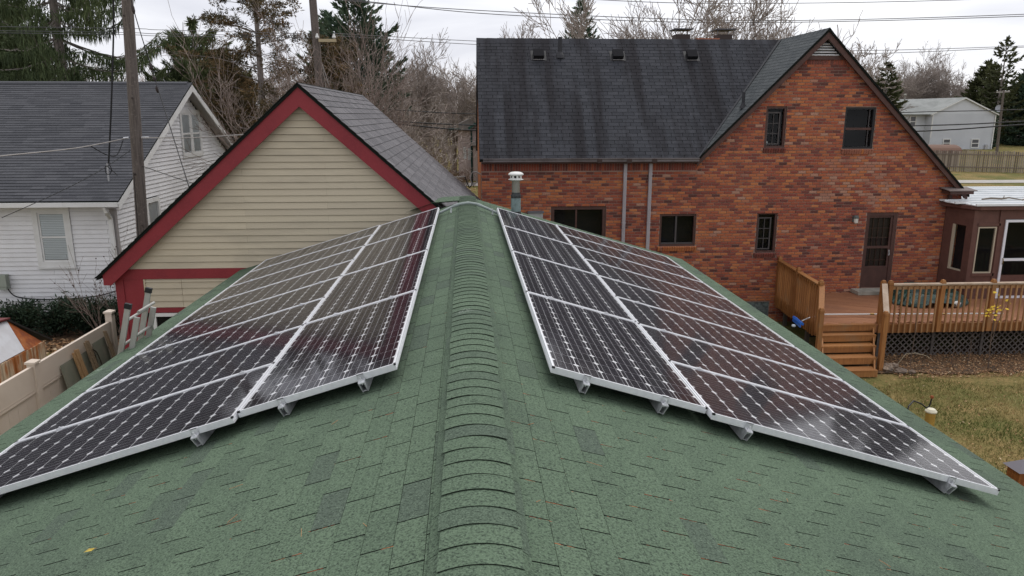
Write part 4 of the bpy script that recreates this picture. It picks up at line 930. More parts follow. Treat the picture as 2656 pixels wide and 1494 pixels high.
# roof rake lying across the deck
t = thing('roof_rake', (10.5,17.25,1.1), 'long white pole snow rake with blue head resting across the deck', 'snow rake')
b = MB(); b.tube([(8.78,17.40,1.06),(13.2,17.18,1.07)],.018,8); obj('pole', b, m_white, t)
for x in (9.9,11.7,12.9): b = MB(); b.tube([(x,17.40-(x-8.78)*.05,1.062),(x+.1,17.395-(x-8.78)*.05,1.062)],.023,8); obj('joint', b, MATS['brass'], t)
b = MB(); b.tube([(8.78,17.40,1.06),(8.3,17.2,1.04),(8.0,16.95,1.03)],.014,6); obj('neck', b, m_mill, t)
m_blue = mat('blue_plastic', (0.02,0.14,0.55), rough=.4)
b = MB(); b.bar((7.94,17.22,1.05),(7.86,16.62,1.05),.09,.05,up=(.5,0,1)); b.bar((7.90,17.21,1.0),(7.82,16.61,1.0),.02,.07); obj('rake_head', b, m_blue, t)
b = MB(); b.lathe((7.80,16.92,.90), [(.0,0),(.045,.004),(.05,.03),(.04,.05),(.0,.055)], 10); obj('head_hub', b, mat('pale_plastic',(0.6,0.68,0.72),rough=.3), t)
# tarp covered basin with stones
m_tarp = mat('green_tarp', (0.014,0.055,0.042), rough=.35, spec=.5, noise=(7,(0.006,0.026,0.021),.4,.62), bump=(9,.9,.04))
tp = thing('tarp_cover', (12.0,18.9,1.0), 'crumpled dark green tarp spread on the deck, weighted with stones', 'tarp')
b = MB(); nn = 26; q = random.Random(8)
for j in range(nn+1):
    for i in range(nn+1):
        u,v = i/nn,j/nn; x = 11.15+2.05*u+.12*v; y = 18.05+1.75*v; rr = math.hypot((u-.5)*2,(v-.5)*2)
        x += .06*mnoise.noise(Vector((u*5,v*5,1))); y += .06*mnoise.noise(Vector((u*5,v*5,5)))
        z = 1.0+.02+.30*max(0,1-abs(rr-.78)*3.0)*max(0,min(1,1.0))+.09*abs(mnoise.noise(Vector((u*9,v*9,0))))
        if rr > 1.1: x = 12.2+(x-12.2)*1.1/rr; y = 18.93+(y-18.93)*1.1/rr; z = 1.005+.05*abs(mnoise.noise(Vector((u*9,v*9,0))))
        b.v.append((x,y,z))
for j in range(nn):
    for i in range(nn): b.f.append((j*(nn+1)+i,j*(nn+1)+i+1,(j+1)*(nn+1)+i+1,(j+1)*(nn+1)+i)); b.r.append(.5)
obj('sheet', b, m_tarp, tp)
def stone_mesh(b, c, sx, sy, sz, seed, n1=9, n2=6, r=.5):
    o = len(b.v); c = Vector(c)
    for j in range(n2+1):
        ph = math.pi*j/n2
        for i in range(n1):
            a = 2*math.pi*i/n1; d = Vector((math.sin(ph)*math.cos(a),math.sin(ph)*math.sin(a),math.cos(ph)))
            k = 1+.65*mnoise.noise(d*1.9+Vector((seed*3.1,seed,0))); b.v.append((c.x+d.x*sx*k,c.y+d.y*sy*k,c.z+d.z*sz*k))
    for j in range(n2):
        for i in range(n1): b.f.append((o+j*n1+i,o+(j+1)*n1+i,o+(j+1)*n1+(i+1)%n1,o+j*n1+(i+1)%n1)); b.r.append(r)
m_stone = mat('field_stone', (0.22,0.19,0.16), rough=.9, attr=[(0,(0.16,0.12,0.095)),(.5,(0.24,0.18,0.135)),(1,(0.36,0.28,0.21))], noise=(9,(0.12,0.10,0.085),.45,.7), bump=(25,.5,.01))
for i,(x,y,w,lab) in enumerate(((11.75,18.35,.13,'pinkish stone holding down the green tarp, left of the second deck post'),(12.05,18.3,.09,'small brown stone on the green tarp behind the second deck post'),(12.45,18.35,.12,'pale tan stone on the right part of the green tarp'))):
    b = MB(); stone_mesh(b,(x,y,1.12),w,w*.8,w*.7,i+20,r=.9); obj('stone', b, m_stone, label=lab, cat='stone', group='stones weighting the tarp', smooth=True)
b = MB(); stone_mesh(b,(12.62,18.1,1.09),.1,.08,.07,31); obj('white_bag', b, m_white, label='small crumpled white bag at the front edge of the green tarp', cat='bag', smooth=True)
# stones by the stairs
for i,(x,y,w,h_,lab) in enumerate(((9.66,15.92,.12,.08,'largest flat grey fieldstone at the foot of the deck stairs'),(9.90,15.80,.15,.06,'flat tilted fieldstone right of the stairs, nearest the lawn'),(9.66,16.05,.12,.08,'small fieldstone tucked against the stair post'),(10.12,15.72,.09,.05,'small brown fieldstone at the right end of the stone pile'),(9.9,16.1,.13,.08,'rear fieldstone under the lattice beside the stairs'),(7.75,17.3,.24,.13,'rounded fieldstone in the shade left of the deck'),(8.05,16.7,.2,.1,'flat fieldstone under the blue rake head'),(7.5,17.0,.15,.08,'small fieldstone nearest the green eave left of the deck'),(8.1,18.1,.18,.1,'dark fieldstone against the house below the deck railing'))):
    b = MB(); stone_mesh(b,(x,y,.1+h_*.4),w,w*.75,h_,i+3,11,7,rng.random()); obj('stone', b, m_stone, label=lab, cat='stone', group='stones around the deck stairs')
# sapling with yellow leaves, bare shoots by the lattice
m_twig = mat('twig_bark', (0.13,0.095,0.075), rough=.9)
t = thing('sapling', (12.1,15.95,.1), 'thin sapling with a few bright yellow leaves in front of the deck', 'sapling')
b = MB(); b.tube([(12.10,15.95,.05),(12.04,15.93,.8),(12.02,15.9,1.35),(12.04,15.9,1.95)],[.014,.011,.008,.003],5); b.tube([(12.05,15.92,.75),(12.12,15.9,1.2),(12.28,15.88,1.75)],[.009,.006,.003],5); obj('trunk', b, m_twig, t)
b = MB(); q = random.Random(3)
for (cx_,cz_,n,sp_) in ((11.93,1.52,15,.10),(12.12,1.55,8,.07),(12.03,1.9,3,.10),(12.3,1.7,3,.06),(11.9,1.35,4,.05)):
    for i in range(n):
        p = Vector((cx_+q.gauss(0,sp_),15.9+q.gauss(0,.1),cz_+q.gauss(0,sp_*.5))); a = Vector((q.gauss(0,1),q.gauss(0,1),q.gauss(-.4,.6))).normalized()*.045; c = a.orthogonal().normalized()*.028
        b.add([p-a,p+c,p+a,p-c],[(0,1,2,3)])
obj('crown', b, mat('yellow_leaves',(0.62,0.42,0.03),rough=.6), t)
for i,(x,h_,lab) in enumerate(((10.35,1.75,'tall bare brown shoot before the lattice, close to the stairs'),(11.35,1.1,'bare shoot before the lattice below the second deck post'),(11.75,.95,'short bare shoot before the lattice, left of the yellow sapling'))):
    b = MB(); b.tube([(x,16.2,.05),(x+.02,16.18,h_*.5),(x-.01,16.15,h_)],[.009,.007,.002],5); b.tube([(x+.01,16.18,h_*.45),(x+.07,16.16,h_*.7)],[.005,.002],4); b.tube([(x+.015,16.18,h_*.6),(x-.05,16.16,h_*.82)],[.004,.002],4)
    obj('bare_shoot', b, m_twig, label=lab, cat='plant', group='bare shoots before the deck')
b = MB(); b.tube([(10.1,16.3,.1),(10.25,16.25,.38),(10.45,16.2,.42),(10.7,16.15,.36),(10.85,16.1,.25)],[.008,.008,.007,.005,.003],5); obj('bent_stalk', b, mat('straw',(0.40,0.34,0.24),rough=.9), label='pale bent dry stalk arching before the lattice near the stairs', cat='plant')

# ---------------------------------------------------------------- white house
WY, WXR = 20.0, -9.1
wh = thing('white_house', (-14,25.5,.4), 'white clapboard house with dark grey shingle roof and gable window', 'house')
m_clap = mat('white_clapboard', (0.6,0.6,0.62), rough=.6, attr=[(0,(0.70,0.70,0.71)),(1,(0.76,0.76,0.77))], noise=(1.2,(0.63,0.625,0.63),.5,.75))
m_whtrim = mat('white_trim', (0.70,0.70,0.69), rough=.5, noise=(3,(0.62,0.62,0.60),.45,.7))
WEZ, WRY, WRZ = 3.72, 25.7, 6.85
b = MB(); b.box(-24,WXR-.03,WY+.03,31.4,.2,3.75); b.prism([(WXR-.28,WY+.03,3.7),(WXR-.28,WRY,WRZ-.15),(WXR-.28,31.4,3.7)],(.25,0,0)); obj('wall', b, mat('gap_shade_sheathing',(0.06,0.06,0.06),rough=.95), wh)  # sheathing coloured dark to put shadow lines into the clapboard gaps
b = MB(); b.box(-24,WXR-.02,WY+.015,WY+.03,.0,1.06); obj('foundation', b, mat('white_block',(0.62,0.62,0.61),rough=.9), wh)
WW = (-11.16,-10.22,1.98,3.53)
sp = courses(Vector((0,WY+.028,0)), VX, VZ, [(-24,1.06),(WXR,1.06),(WXR,3.66),(-24,3.66)], [WW], 3.6, .118, .006, .030, bond=.41, seed=5, short=.05)
pieces(wh, 'clapboard', sp, m_clap, 300, wedge=.8, nvar=6)
gp3 = [(WY,1.06),(31.4,1.06),(31.4,3.62),(WRY,WRZ-.22),(WY,3.62)]
GW = (25.22,27.1,4.48,6.02); GW2 = (21.94,22.9,1.95,3.5)
sp = courses(Vector((WXR-.03,0,0)), VY, VZ, gp3, [GW,GW2], 3.6, .118, .006, .030, bond=.41, seed=6, short=.05)
pieces(wh, 'gable_clapboard', sp, m_clap, 300, wedge=.8, nvar=6)
b = MB(); b.box(WXR-.14,WXR+.015,WY-.012,WY+.03,1.06,3.66); b.box(WXR-.03,WXR+.015,WY+.03,WY+.12,1.06,3.66); obj('corner_board', b, mat('grey_board',(0.30,0.28,0.275),rough=.7), wh)
m_blind = mat('window_blind', (0.72,0.75,0.76), rough=.6)
x0,x1,z0,z1 = WW
b = MB(); rect_ring(b,x0,x1,z0,z1,WY-.03,WY+.03,.13); w = obj('window', b, m_whtrim, wh)
b = MB(); rect_ring(b,x0+.13,x1-.13,z0+.13,z1-.13,WY-.005,WY+.03,.045); b.box(x0+.13,x1-.13,WY-.01,WY+.03,(z0+z1)/2-.02,(z0+z1)/2+.025); obj('sash', b, m_whtrim, w)
b = MB(); b.box(x0+.17,x1-.17,WY-.002,WY+.0,z0+.17,z1-.17); obj('pane', b, m_glass, w)
for k in range(26):
    z = z0+.19+k*.0455
    if z < z1-.19: b = MB(); b.frame((x0+.175,WY+.006,z),(x1-x0-.35,0,0),(0,.016,.036),(0,.002,-.002)); obj('blind_slat', b, m_blind, w)
b = MB(); b.box(x0-.02,x1+.02,WY-.06,WY+.02,z0-.045,z0-.003); obj('sill', b, m_whtrim, w)
# gable window: two double-hung sashes side by side
y0,y1,z0,z1 = GW; XF = WXR
def yring(b,y0,y1,z0,z1,xa,xb,w_):
    b.box(xa,xb,y0,y1,z1-w_,z1); b.box(xa,xb,y0,y1,z0,z0+w_); b.box(xa,xb,y0,y0+w_,z0+w_,z1-w_); b.box(xa,xb,y1-w_,y1,z0+w_,z1-w_)
b = MB(); yring(b,y0,y1,z0,z1,XF-.03,XF+.022,.12); b.box(XF-.03,XF+.02,(y0+y1)/2-.08,(y0+y1)/2+.08,z0+.12,z1-.12); w = obj('gable_window', b, m_whtrim, wh)
for (ya_,yb_) in ((y0+.12,(y0+y1)/2-.08),((y0+y1)/2+.08,y1-.12)):
    b = MB(); yring(b,ya_,yb_,z0+.12,z1-.12,XF-.03,XF+.012,.05); b.box(XF-.03,XF+.013,ya_+.05,yb_-.05,(z0+z1)/2-.03,(z0+z1)/2+.03); sa = obj('sash', b, m_whtrim, w)
    b = MB(); b.box(XF-.004,XF-.002,ya_+.05,yb_-.05,z0+.17,z1-.17); obj('pane', b, m_glass, w)
    b = MB(); b.box(XF-.029,XF-.012,ya_,yb_,z0+.12,z1-.12); obj('curtain', b, m_blind, w)
y0,y1,z0,z1 = GW2
b = MB(); yring(b,y0,y1,z0,z1,XF-.04,XF+.04,.12); w = obj('side_window', b, m_whtrim, wh)
b = MB(); b.box(XF-.02,XF-.015,y0+.12,y1-.12,z0+.12,z1-.12); obj('pane', b, m_glass, w)
b = MB(); b.box(XF-.029,XF-.024,y0+.12,y1-.12,z0+.12,z1-.12); obj('curtain', b, m_blind, w)
# roof
wv = Vector((0,WRY-19.55,WRZ-WEZ)); WLN = wv.length; Vw = wv.normalized()
b = MB(); b.prism([(-25,19.55,WEZ-.01),(-25,WRY,WRZ-.01),(-25,31.85,WEZ-.01),(-25,31.85,WEZ-.1),(-25,WRY,WRZ-.13),(-25,19.55,WEZ-.1)], (25-8.78,0,0)); obj('roof_deck', b, m_deckw, wh)
m_char = granule('charcoal_granules', [(0,(0.048,0.050,0.058)),(.5,(0.064,0.066,0.075)),(1,(0.088,0.09,0.10))], (0.045,0.046,0.052), (0.15,0.152,0.16), (0.08,0.082,0.09))
roof_shingles(wh, Vector((0,19.55,WEZ)), VX, Vw, [(-25,0),(-8.76,0),(-8.76,WLN),(-25,WLN)], m_char, .42, .143, 51, thick=.022, gap=.0, limit=300, rest='shingle_field', jit=.16)
b = MB(); b.prism([(-25,WRY-.16,WRZ-.075),(-25,WRY-.14,WRZ+.0),(-25,WRY,WRZ+.045),(-25,WRY+.14,WRZ+.0),(-25,WRY+.16,WRZ-.075)], (25-8.9,0,0)); obj('ridge_vent', b, m_char, wh)
# rake boards, soffits on the gable end
for s_ in (-1,1):
    yf = WRY + s_*6.15; zf = WEZ
    b = MB(); b.prism([(-8.80,WRY,WRZ-.05),(-8.80,yf,zf-.05),(-8.80,yf-s_*.04,zf-.22),(-8.80,WRY,WRZ-.26)], (.03,0,0)); obj('rake_board', b, m_whtrim, wh)
    b = MB(); b.prism([(WXR-.02,WRY,WRZ-.14),(WXR-.02,yf,zf-.14),(WXR-.02,yf,zf-.17),(WXR-.02,WRY,WRZ-.17)], (.315,0,0)); obj('soffit', b, mat('soffit_grey',(0.36,0.35,0.36),rough=.8), wh)
b = MB(); b.box(-24.5,-8.78,19.50,19.62,3.585,3.70); gu = obj('gutter', b, m_whtrim, wh)
b = MB(); b.box(-24.5,-9.1,19.62,20.0,3.60,3.63); obj('eave_soffit', b, m_whtrim, wh)
b = MB(); b.bar((-9.12,19.56,3.58),(-9.10,19.62,3.45),.09,.09); b.bar((-9.11,19.6,3.46),(-9.16,19.9,3.25),.08,.08); b.box(-9.21,-9.12,19.86,19.94,.45,3.25); obj('downspout', b, m_whtrim, gu)
# vent mast, utility box
b = MB(); b.tube([(-9.33,20.4,3.95),(-9.31,20.4,4.62)],.022,8); b.lathe((-9.33,20.4,3.98),[(.1,0),(.04,.12)],10); ms = obj('service_mast', b, m_boxg, wh)
m_ubox = mat('utility_green_grey', (0.30,0.33,0.28), rough=.6)
b = MB(); b.box(-12.25,-11.95,19.80,19.975,1.42,1.80); ub = obj('utility_box', b, m_ubox, wh)
b = MB(); b.box(-12.27,-11.93,19.785,19.80,1.50,1.82); obj('box_cover', b, m_ubox, ub)
cable('black cable sagging from the utility box along the foot of the white house wall', [(-12.0,19.93,1.42),(-11.8,19.93,1.2),(-11.2,19.93,1.12),(-10.4,19.93,1.13),(-9.7,19.93,1.2),(-9.0,19.9,1.4),(-8.5,19.8,1.55)], .016)

# ---------------------------------------------------------------- vinyl fence on the left with things leaning on it
m_vinyl = mat('tan_vinyl_fence', (0.66,0.57,0.48), rough=.5, noise=(1.3,(0.60,0.51,0.42),.45,.7))
FX = -7.10
fe = thing('vinyl_fence', (FX,11.5,0), 'cream vinyl privacy fence with capped posts running beside the green roof', 'fence')
def fpost(y, h_=1.93):
    b = MB(); b.box(FX-.065,FX+.065,y-.065,y+.065,-.05,h_); p = obj('post', b, m_vinyl, fe)
    b = MB(); b.box(FX-.085,FX+.085,y-.085,y+.085,h_,h_+.035); b.add([(FX-.085,y-.085,h_+.035),(FX+.085,y-.085,h_+.035),(FX+.085,y+.085,h_+.035),(FX-.085,y+.085,h_+.035),(FX,y,h_+.075)],[(0,1,4),(1,2,4),(2,3,4),(3,0,4)]); obj('post_cap', b, m_vinyl, p)
ps = [7.3,9.72,12.14,14.90]
for y in ps: fpost(y, 1.90 if y < 14 else 2.02)
for a,c in zip(ps,ps[1:]):
    b = MB(); b.box(FX-.028,FX+.028,a+.066,c-.066,1.44,1.86); obj('top_rail', b, m_vinyl, fe)
    b = MB(); b.box(FX-.031,FX+.031,a+.066,c-.066,1.415,1.438); b.box(FX-.031,FX+.031,a+.066,c-.066,1.475,1.48); obj('rail_bead', b, m_vinyl, fe)
    n = 9; w_ = (c-a-.132)/n
    for k in range(n): b = MB(); y0 = a+.066+k*w_; b.box(FX-.012,FX+.012,y0+.003,y0+w_-.003,.12,1.414); obj('plank', b, m_vinyl, fe)
    b = MB(); b.box(FX-.028,FX+.028,a+.066,c-.066,.0,.12); obj('bottom_rail', b, m_vinyl, fe)
# sheets of glass and timbers leaning on it
m_sheet = mat('green_glass_sheet', (0.20,0.21,0.16), rough=.12, spec=.5, noise=(3,(0.25,0.24,0.19),.4,.65))
for (ya,yb,z1,lab) in ((12.82,13.32,1.62,'sheet of greenish glass leaning on the vinyl fence nearest the camera'),(13.45,13.78,1.60,'sheet of greenish glass leaning on the fence between two bundles of timber'),(13.98,14.45,1.66,'sheet of greenish glass leaning on the fence beside the far post')):
    b = MB(); b.prism([(FX+.33,ya,.02),(FX+.33,yb,.02),(FX+.05,yb,z1),(FX+.05,ya,z1)], (.012,0,.003)); obj('glass_sheet', b, m_sheet, label=lab, cat='glass sheet', group='glass sheets leaning on the fence')
m_lum = mat('raw_lumber', (0.42,0.26,0.13), rough=.8, noise=(4,(0.32,0.19,0.09),.4,.65), stretch=(6,6,.6))
m_lum2 = mat('weathered_lumber', (0.30,0.22,0.14), rough=.85, noise=(4,(0.22,0.155,0.095),.4,.65), stretch=(6,6,.6))
for i,(y,z1,w_,lab) in enumerate(((13.22,1.72,.05,'left board of the pale timber bundle nearest the camera on the fence'),(13.30,1.75,.06,'middle board of the pale timber bundle nearest the camera on the fence'),(13.37,1.74,.05,'right board of the pale timber bundle nearest the camera on the fence'),(13.66,1.78,.035,'left batten of the middle brown timber bundle on the fence'),(13.72,1.80,.035,'second batten of the middle brown timber bundle on the fence'),(13.78,1.78,.03,'third batten of the middle brown timber bundle on the fence'),(14.42,1.78,.04,'left board of the timber pair beside the far fence post'),(14.48,1.76,.035,'right board of the timber pair beside the far fence post'))):
    b = MB(); b.prism([(FX+.42,y+.08,.02),(FX+.42,y+.08+w_,.02),(FX+.07,y+w_-.02,z1),(FX+.07,y-.02,z1)], (.03,0,.007)); obj('leaning_board', b, m_lum if i < 3 else m_lum2, label=lab, cat='board', group='timber leaning on the fence')
cable('dark bent hose hanging over the middle timber bundle on the fence', [(FX+.1,13.80,1.62),(FX+.14,13.92,1.52),(FX+.2,13.93,1.3),(FX+.24,13.86,1.1)], .012, mat('hose_brown',(0.05,0.045,0.03),rough=.6), cat='hose')
cable('thin copper coloured wire arching beside the far fence post', [(FX+.3,14.6,1.2),(FX+.32,14.7,1.42),(FX+.4,14.95,1.5),(FX+.5,15.2,1.44)], .008, mat('copper_wire',(0.35,0.17,0.08),rough=.5), cat='wire')

# ---------------------------------------------------------------- rusty metal shed
m_rust = mat('rusted_metal', (0.32,0.09,0.022), rough=.8, noise=(5,(0.20,0.055,0.02),.4,.6), noise2=(2.2,(0.45,0.20,0.08),.5,.75))
m_rustw = mat('rust_streaked_panel', (0.5,0.40,0.28), rough=.7, noise=(3.2,(0.34,0.12,0.035),.40,.58), stretch=(1,2.2,.5))
m_shw = mat('chalky_white_panel', (0.58,0.59,0.62), rough=.7, noise=(3,(0.52,0.52,0.54),.4,.6))
m_maroon = mat('maroon_metal', (0.14,0.035,0.035), rough=.6)
sh_ = thing('metal_shed', (-9.4,14.0,.2), 'small rusty metal shed with white upper panel behind the vinyl fence', 'shed')
for k in range(12):
    y0 = 12.7+k*.205; b = MB(); b.box(-8.60,-8.57,y0,y0+.165,.2,1.38); b.prism([(-8.6,y0+.168,.2),(-8.555,y0+.185,.2),(-8.6,y0+.202,.2)],(0,0,1.17)); obj('wall_panel', b, m_rustw, sh_)
b = MB(); b.box(-10.2,-8.61,12.7,15.15,.2,1.37); obj('core', b, m_rust, sh_)
b = MB(); b.prism([(-8.59,12.7,1.40),(-8.59,14.5,1.40),(-8.95,14.68,1.95),(-9.05,12.7,2.12)], (-.02,0,-.02)); obj('upper_panel', b, m_shw, sh_)
b = MB(); b.prism([(-8.585,14.5,1.395),(-8.585,15.16,1.35),(-8.95,14.68,1.95)], (-.02,0,-.02)); obj('gable_panel', b, m_rust, sh_)
b = MB(); b.prism([(-8.95,14.66,1.965),(-8.52,15.30,1.36),(-9.6,15.3,1.36),(-10.2,14.66,1.965)], (0,0,.03)); b.bar((-8.93,14.68,1.97),(-8.50,15.32,1.36),.05,.03); obj('rear_roof', b, mat('black_edge',(0.03,0.028,0.026),rough=.7), sh_)
b = MB(); b.prism([(-8.93,12.7,2.14),(-8.90,14.72,1.97),(-10.2,14.72,1.97),(-10.2,12.7,2.14)], (0,0,.03)); obj('roof', b, m_maroon, sh_)

# ---------------------------------------------------------------- extension ladder against the left eave
m_lad = mat('ladder_aluminium', (0.42,0.42,0.40), rough=.45, metal=.5, noise=(8,(0.32,0.31,0.29),.4,.65), stretch=(1,1,.3))
la = thing('extension_ladder', (-4.85,8.75,0), 'aluminium extension ladder leaning on the left eave of the green roof', 'ladder')
A = Vector((-4.75,0,.1)); D = (Vector((-3.93,0,3.26))-A).normalized(); Nl = Vector((-D.z,0,D.x))
def lad(y, off, L1, w_=.03, dep=.06):
    a = A + Nl*off; a = Vector((a.x,y,a.z)); b = MB(); c = a + D*L1
    b.frame(a - Vector((0,w_/2,0)) - Nl*dep/2, D*L1, (0,w_,0), Nl*dep); rl = obj('rail', b, m_lad, la)
    b = MB(); b.frame(c - Vector((0,w_/2+.006,0)) - Nl*(dep/2+.006) - D*.03, D*.06, (0,w_+.012,0), Nl*(dep+.012)); return rl, b
for y,off,L1,capb in ((8.42,.0,3.78,True),(8.46,-.10,3.66,False),(8.92,-.10,3.66,False),(8.96,.0,3.84,True)):
    rl, b = lad(y, off, L1)
    if capb: obj('end_cap', b, m_key, rl)
for k in range(12):
    for off,y0,y1 in ((.0,8.43,8.95),(-.10,8.47,8.91)):
        p = A + Nl*off + D*(.3+.3*k+(.12 if off else 0)); b = MB(); b.tube([(p.x,y0,p.z),(p.x,y1,p.z)],.017,8); obj('rung', b, m_lad, la)

# ---------------------------------------------------------------- utility poles and lines
m_pole = mat('weathered_pole', (0.15,0.125,0.11), rough=.9, noise=(3.5,(0.09,0.075,0.066),.4,.62,6.0), noise2=(20,(0.20,0.17,0.15),.55,.75), stretch=(9,9,.5), bump=(9,.7,.02))
def pole(x,y,z0,h_,r0,r1,label,lean=(0,0)):
    t = thing('utility_pole', (x,y,z0), label, 'utility pole', 'utility poles')
    b = MB(); n = 14; b.tube([(x+lean[0]*i/n,y+lean[1]*i/n,z0+h_*i/n) for i in range(n+1)],[r0+(r1-r0)*i/n for i in range(n+1)],14); obj('shaft', b, m_pole, t, smooth=True)
    return t
p1 = pole(-7.52,17.5,.1,10.6,.135,.108,'weathered wooden utility pole rising in front of the white house', (.46,0))
for (z,dx,r_) in ((4.55,-.03,.03),(6.2,.02,.025),(3.4,.05,.022),(7.9,-.04,.02)):
    b = MB(); xx = -7.52+.46*z/10.7+dx; b.lathe((xx,17.5-.125,z),[(r_,-.002),(r_*1.0,.0),(r_*.5,.03)],8); o_ = obj('knot', b, mat('knot_dark',(0.05,0.04,0.035),rough=.9), p1)
b = MB(); xx = -7.30
b.tube([(xx-.14,17.46,5.36),(xx-.24,17.43,5.35)],.02,8); b.tube([(xx+.14,17.46,5.36),(xx+.3,17.45,5.36)],.02,8); obj('clamp', b, m_mill, p1)
b = MB(); b.tube([(-7.53,17.33,.3),(-7.36,17.33,4.6)],.009,5); obj('ground_wire', b, m_cable, p1)
p2 = pole(-4.95,28.0,.3,11.0,.17,.125,'grey utility pole with a crossarm behind the tan garage roof', (-.3,0))
b = MB(); b.box(-5.05,-4.45,27.8,27.88,8.33,8.43); obj('crossarm', b, mat('pale_arm',(0.42,0.35,0.22),rough=.8), p2)
for x in (-4.52,-5.1): b = MB(); b.lathe((x,27.84,8.45),[(.05,0),(.07,.04),(.05,.08),(.03,.16)],8); obj('insulator', b, m_white, p2)
for dx in (.12,.32): b = MB(); b.tube([(-5.0,28,7.6),(-5.0+dx*2,28,5.2)],.015,5); obj('brace_wire', b, m_gcable, p2)
b = MB(); b.box(-5.62,-5.42,27.9,28.1,.3,6.6); obj('stub_post', b, m_pole, p2)
p3 = pole(61.6,85.0,1.2,7.4,.16,.12,'distant utility pole with crossarm beside the pale grey house',(-.25,0))
b = MB(); b.bar((60.55,85,8.35),(62.1,85,8.45),.12,.14); obj('crossarm', b, mat('grey_arm',(0.30,0.28,0.26),rough=.8), p3)
for x in (60.6,61.6,62.0): b = MB(); b.lathe((x,85,8.45),[(.04,0),(.06,.06),(.03,.14)],6); obj('insulator', b, m_white, p3)
def line(label, pts, rad, m=m_cable, group='overhead lines'): return cable(label, pts, rad, m, 'overhead line', group)
def sagline(label, a, b_, sag, rad, m=m_cable):
    a, b_ = Vector(a), Vector(b_); return line(label, [a.lerp(b_,t/8)-Vector((0,0,sag*4*(t/8)*(1-t/8))) for t in range(9)], rad, m)
m_line = mat('grey_line', (0.10,0.10,0.105), rough=.6)
line('upper wire of the pair crossing the sky above the brick house', [(-16,45,12.9),(-7,45,12.1),(2.1,45,11.56),(16.7,45,11.18),(33.1,45,11.65),(45,45,12.4)], .022, m_line)
line('lower wire of the pair crossing the sky above the brick house', [(-16,45.2,13.0),(-5.8,45.2,12.1),(2.1,45.2,11.42),(15.5,45.2,11.08),(33.1,45.2,11.56),(45,45.2,12.3)], .022, m_line)
line('highest single wire grazing the top of the view right of centre', [(-2,45,12.9),(8,45,12.23),(16.2,45,12.11),(28.7,45,12.4),(40,45,13)], .02, m_line)
line('upper wire of the distant pair right of the brick gable', [(20,80,12.6),(40.7,80,12.42),(59.3,80,12.98),(75,80,13.7)], .03, m_line)
line('lower wire of the distant pair right of the brick gable', [(20,80,12.2),(40.9,80,12.10),(59.3,80,12.85),(75,80,13.6)], .03, m_line)
line('top wire of three between the spruce and the grey pole', [(-26,28.5,8.9),(-12.4,28,8.76),(-10.4,28,8.71),(-5.16,27.9,8.60)], .010, m_line)
line('middle wire of three between the spruce and the grey pole', [(-26,28.5,8.75),(-12.7,28,8.63),(-10.4,28,8.58),(-5.1,27.9,8.53)], .010, m_line)
line('bottom wire of three between the spruce and the grey pole', [(-26,28.5,8.68),(-12.7,28,8.56),(-10.4,28,8.51),(-5.1,27.9,8.47)], .010, m_line)
line('upper line running right from the grey pole toward the bare trees', [(-4.5,27.9,8.62),(2,34,8.9),(12,44,9.6)], .012, m_line)
line('lower line running right from the grey pole toward the bare trees', [(-4.5,27.9,8.55),(2,34,8.75),(12,44,9.4)], .012, m_line)
line('highest of three thick cables passing behind the brick house', [(-12,36,6.6),(-4.06,36,6.13),(.65,36,5.89),(11,36,5.72),(22.4,36,6.0),(27.2,36,6.11),(40,36,6.6)], .022)
line('middle of three thick cables passing behind the brick house', [(-12,36,6.1),(-3.4,36,5.57),(.65,36,5.38),(11,36,5.15),(21.8,36,5.34),(27.2,36,5.54),(40,36,6.2)], .03)
line('lowest of three thick cables passing behind the brick house', [(-12,36,6.0),(-3.4,36,5.45),(.65,36,5.13),(11,36,4.8),(22,36,5.08),(27.3,36,5.39),(40,36,6.1)], .034)
line('black service drop hanging down to the mast on the white house roof', [(-7.7,18.0,9.6),(-7.88,18.5,8.38),(-8.15,18.5,6.35),(-8.41,18.5,4.73)], .020)
line('loop of black wire at the end of the service drop over the white house roof', [(-8.41,18.5,4.75),(-8.36,18.5,4.6),(-8.42,18.5,4.48),(-8.5,18.5,4.52),(-8.47,18.5,4.68),(-8.3,18.5,4.52),(-8.24,18.5,4.45)], .010)
gl_ = line('dark guy wire with insulators slanting down from the tall pole', [(-7.05,17.5,8.9),(-6.88,17,8.17),(-6.56,17,6.58),(-5.36,15,4.5)], .010)
for (x,y,z,ln) in ((-6.86,17,8.0,.2),(-6.62,17,6.85,.16),(-6.57,17,6.6,.11),(-6.52,16.95,6.38,.14)):
    d_ = Vector((.12,0,-.85)).normalized(); b = MB(); b.tube([Vector((x,y,z))-d_*ln/2,Vector((x,y,z))-d_*ln*.2,Vector((x,y,z))+d_*ln*.2,Vector((x,y,z))+d_*ln/2],[.016,.034,.034,.016],8); obj('insulator', b, mat('brown_glaze',(0.03,0.02,0.018),rough=.4), gl_)
line('pale service cable running left from the tall pole', [(-8.3,13.6,5.1),(-8.21,14,5.14),(-7.8,15.8,5.2),(-7.5,17.4,5.34)], .012, m_gcable)
line('pale service cable running right from the tall pole behind the garage roof', [(-7.16,17.45,5.36),(-6,17.2,5.36),(-4.87,17,5.43),(-3.5,16.9,5.5)], .011, m_gcable)
line('black cable curl hanging below the pale service cable left of the pole', [(-7.72,16.3,5.22),(-7.66,16.8,5.02),(-7.58,17.1,5.0),(-7.5,17.3,5.3)], .011)
line('thin dark cable slanting down left from the tall pole', [(-7.41,17.4,5.08),(-7.6,16.2,4.7),(-7.84,15,4.39),(-8.1,13.6,4.1)], .007)
line('thin dark cable slanting down right from the tall pole across the white gable', [(-7.25,17.45,4.75),(-6.15,17.4,4.36),(-5.2,17.3,4.1)], .008)

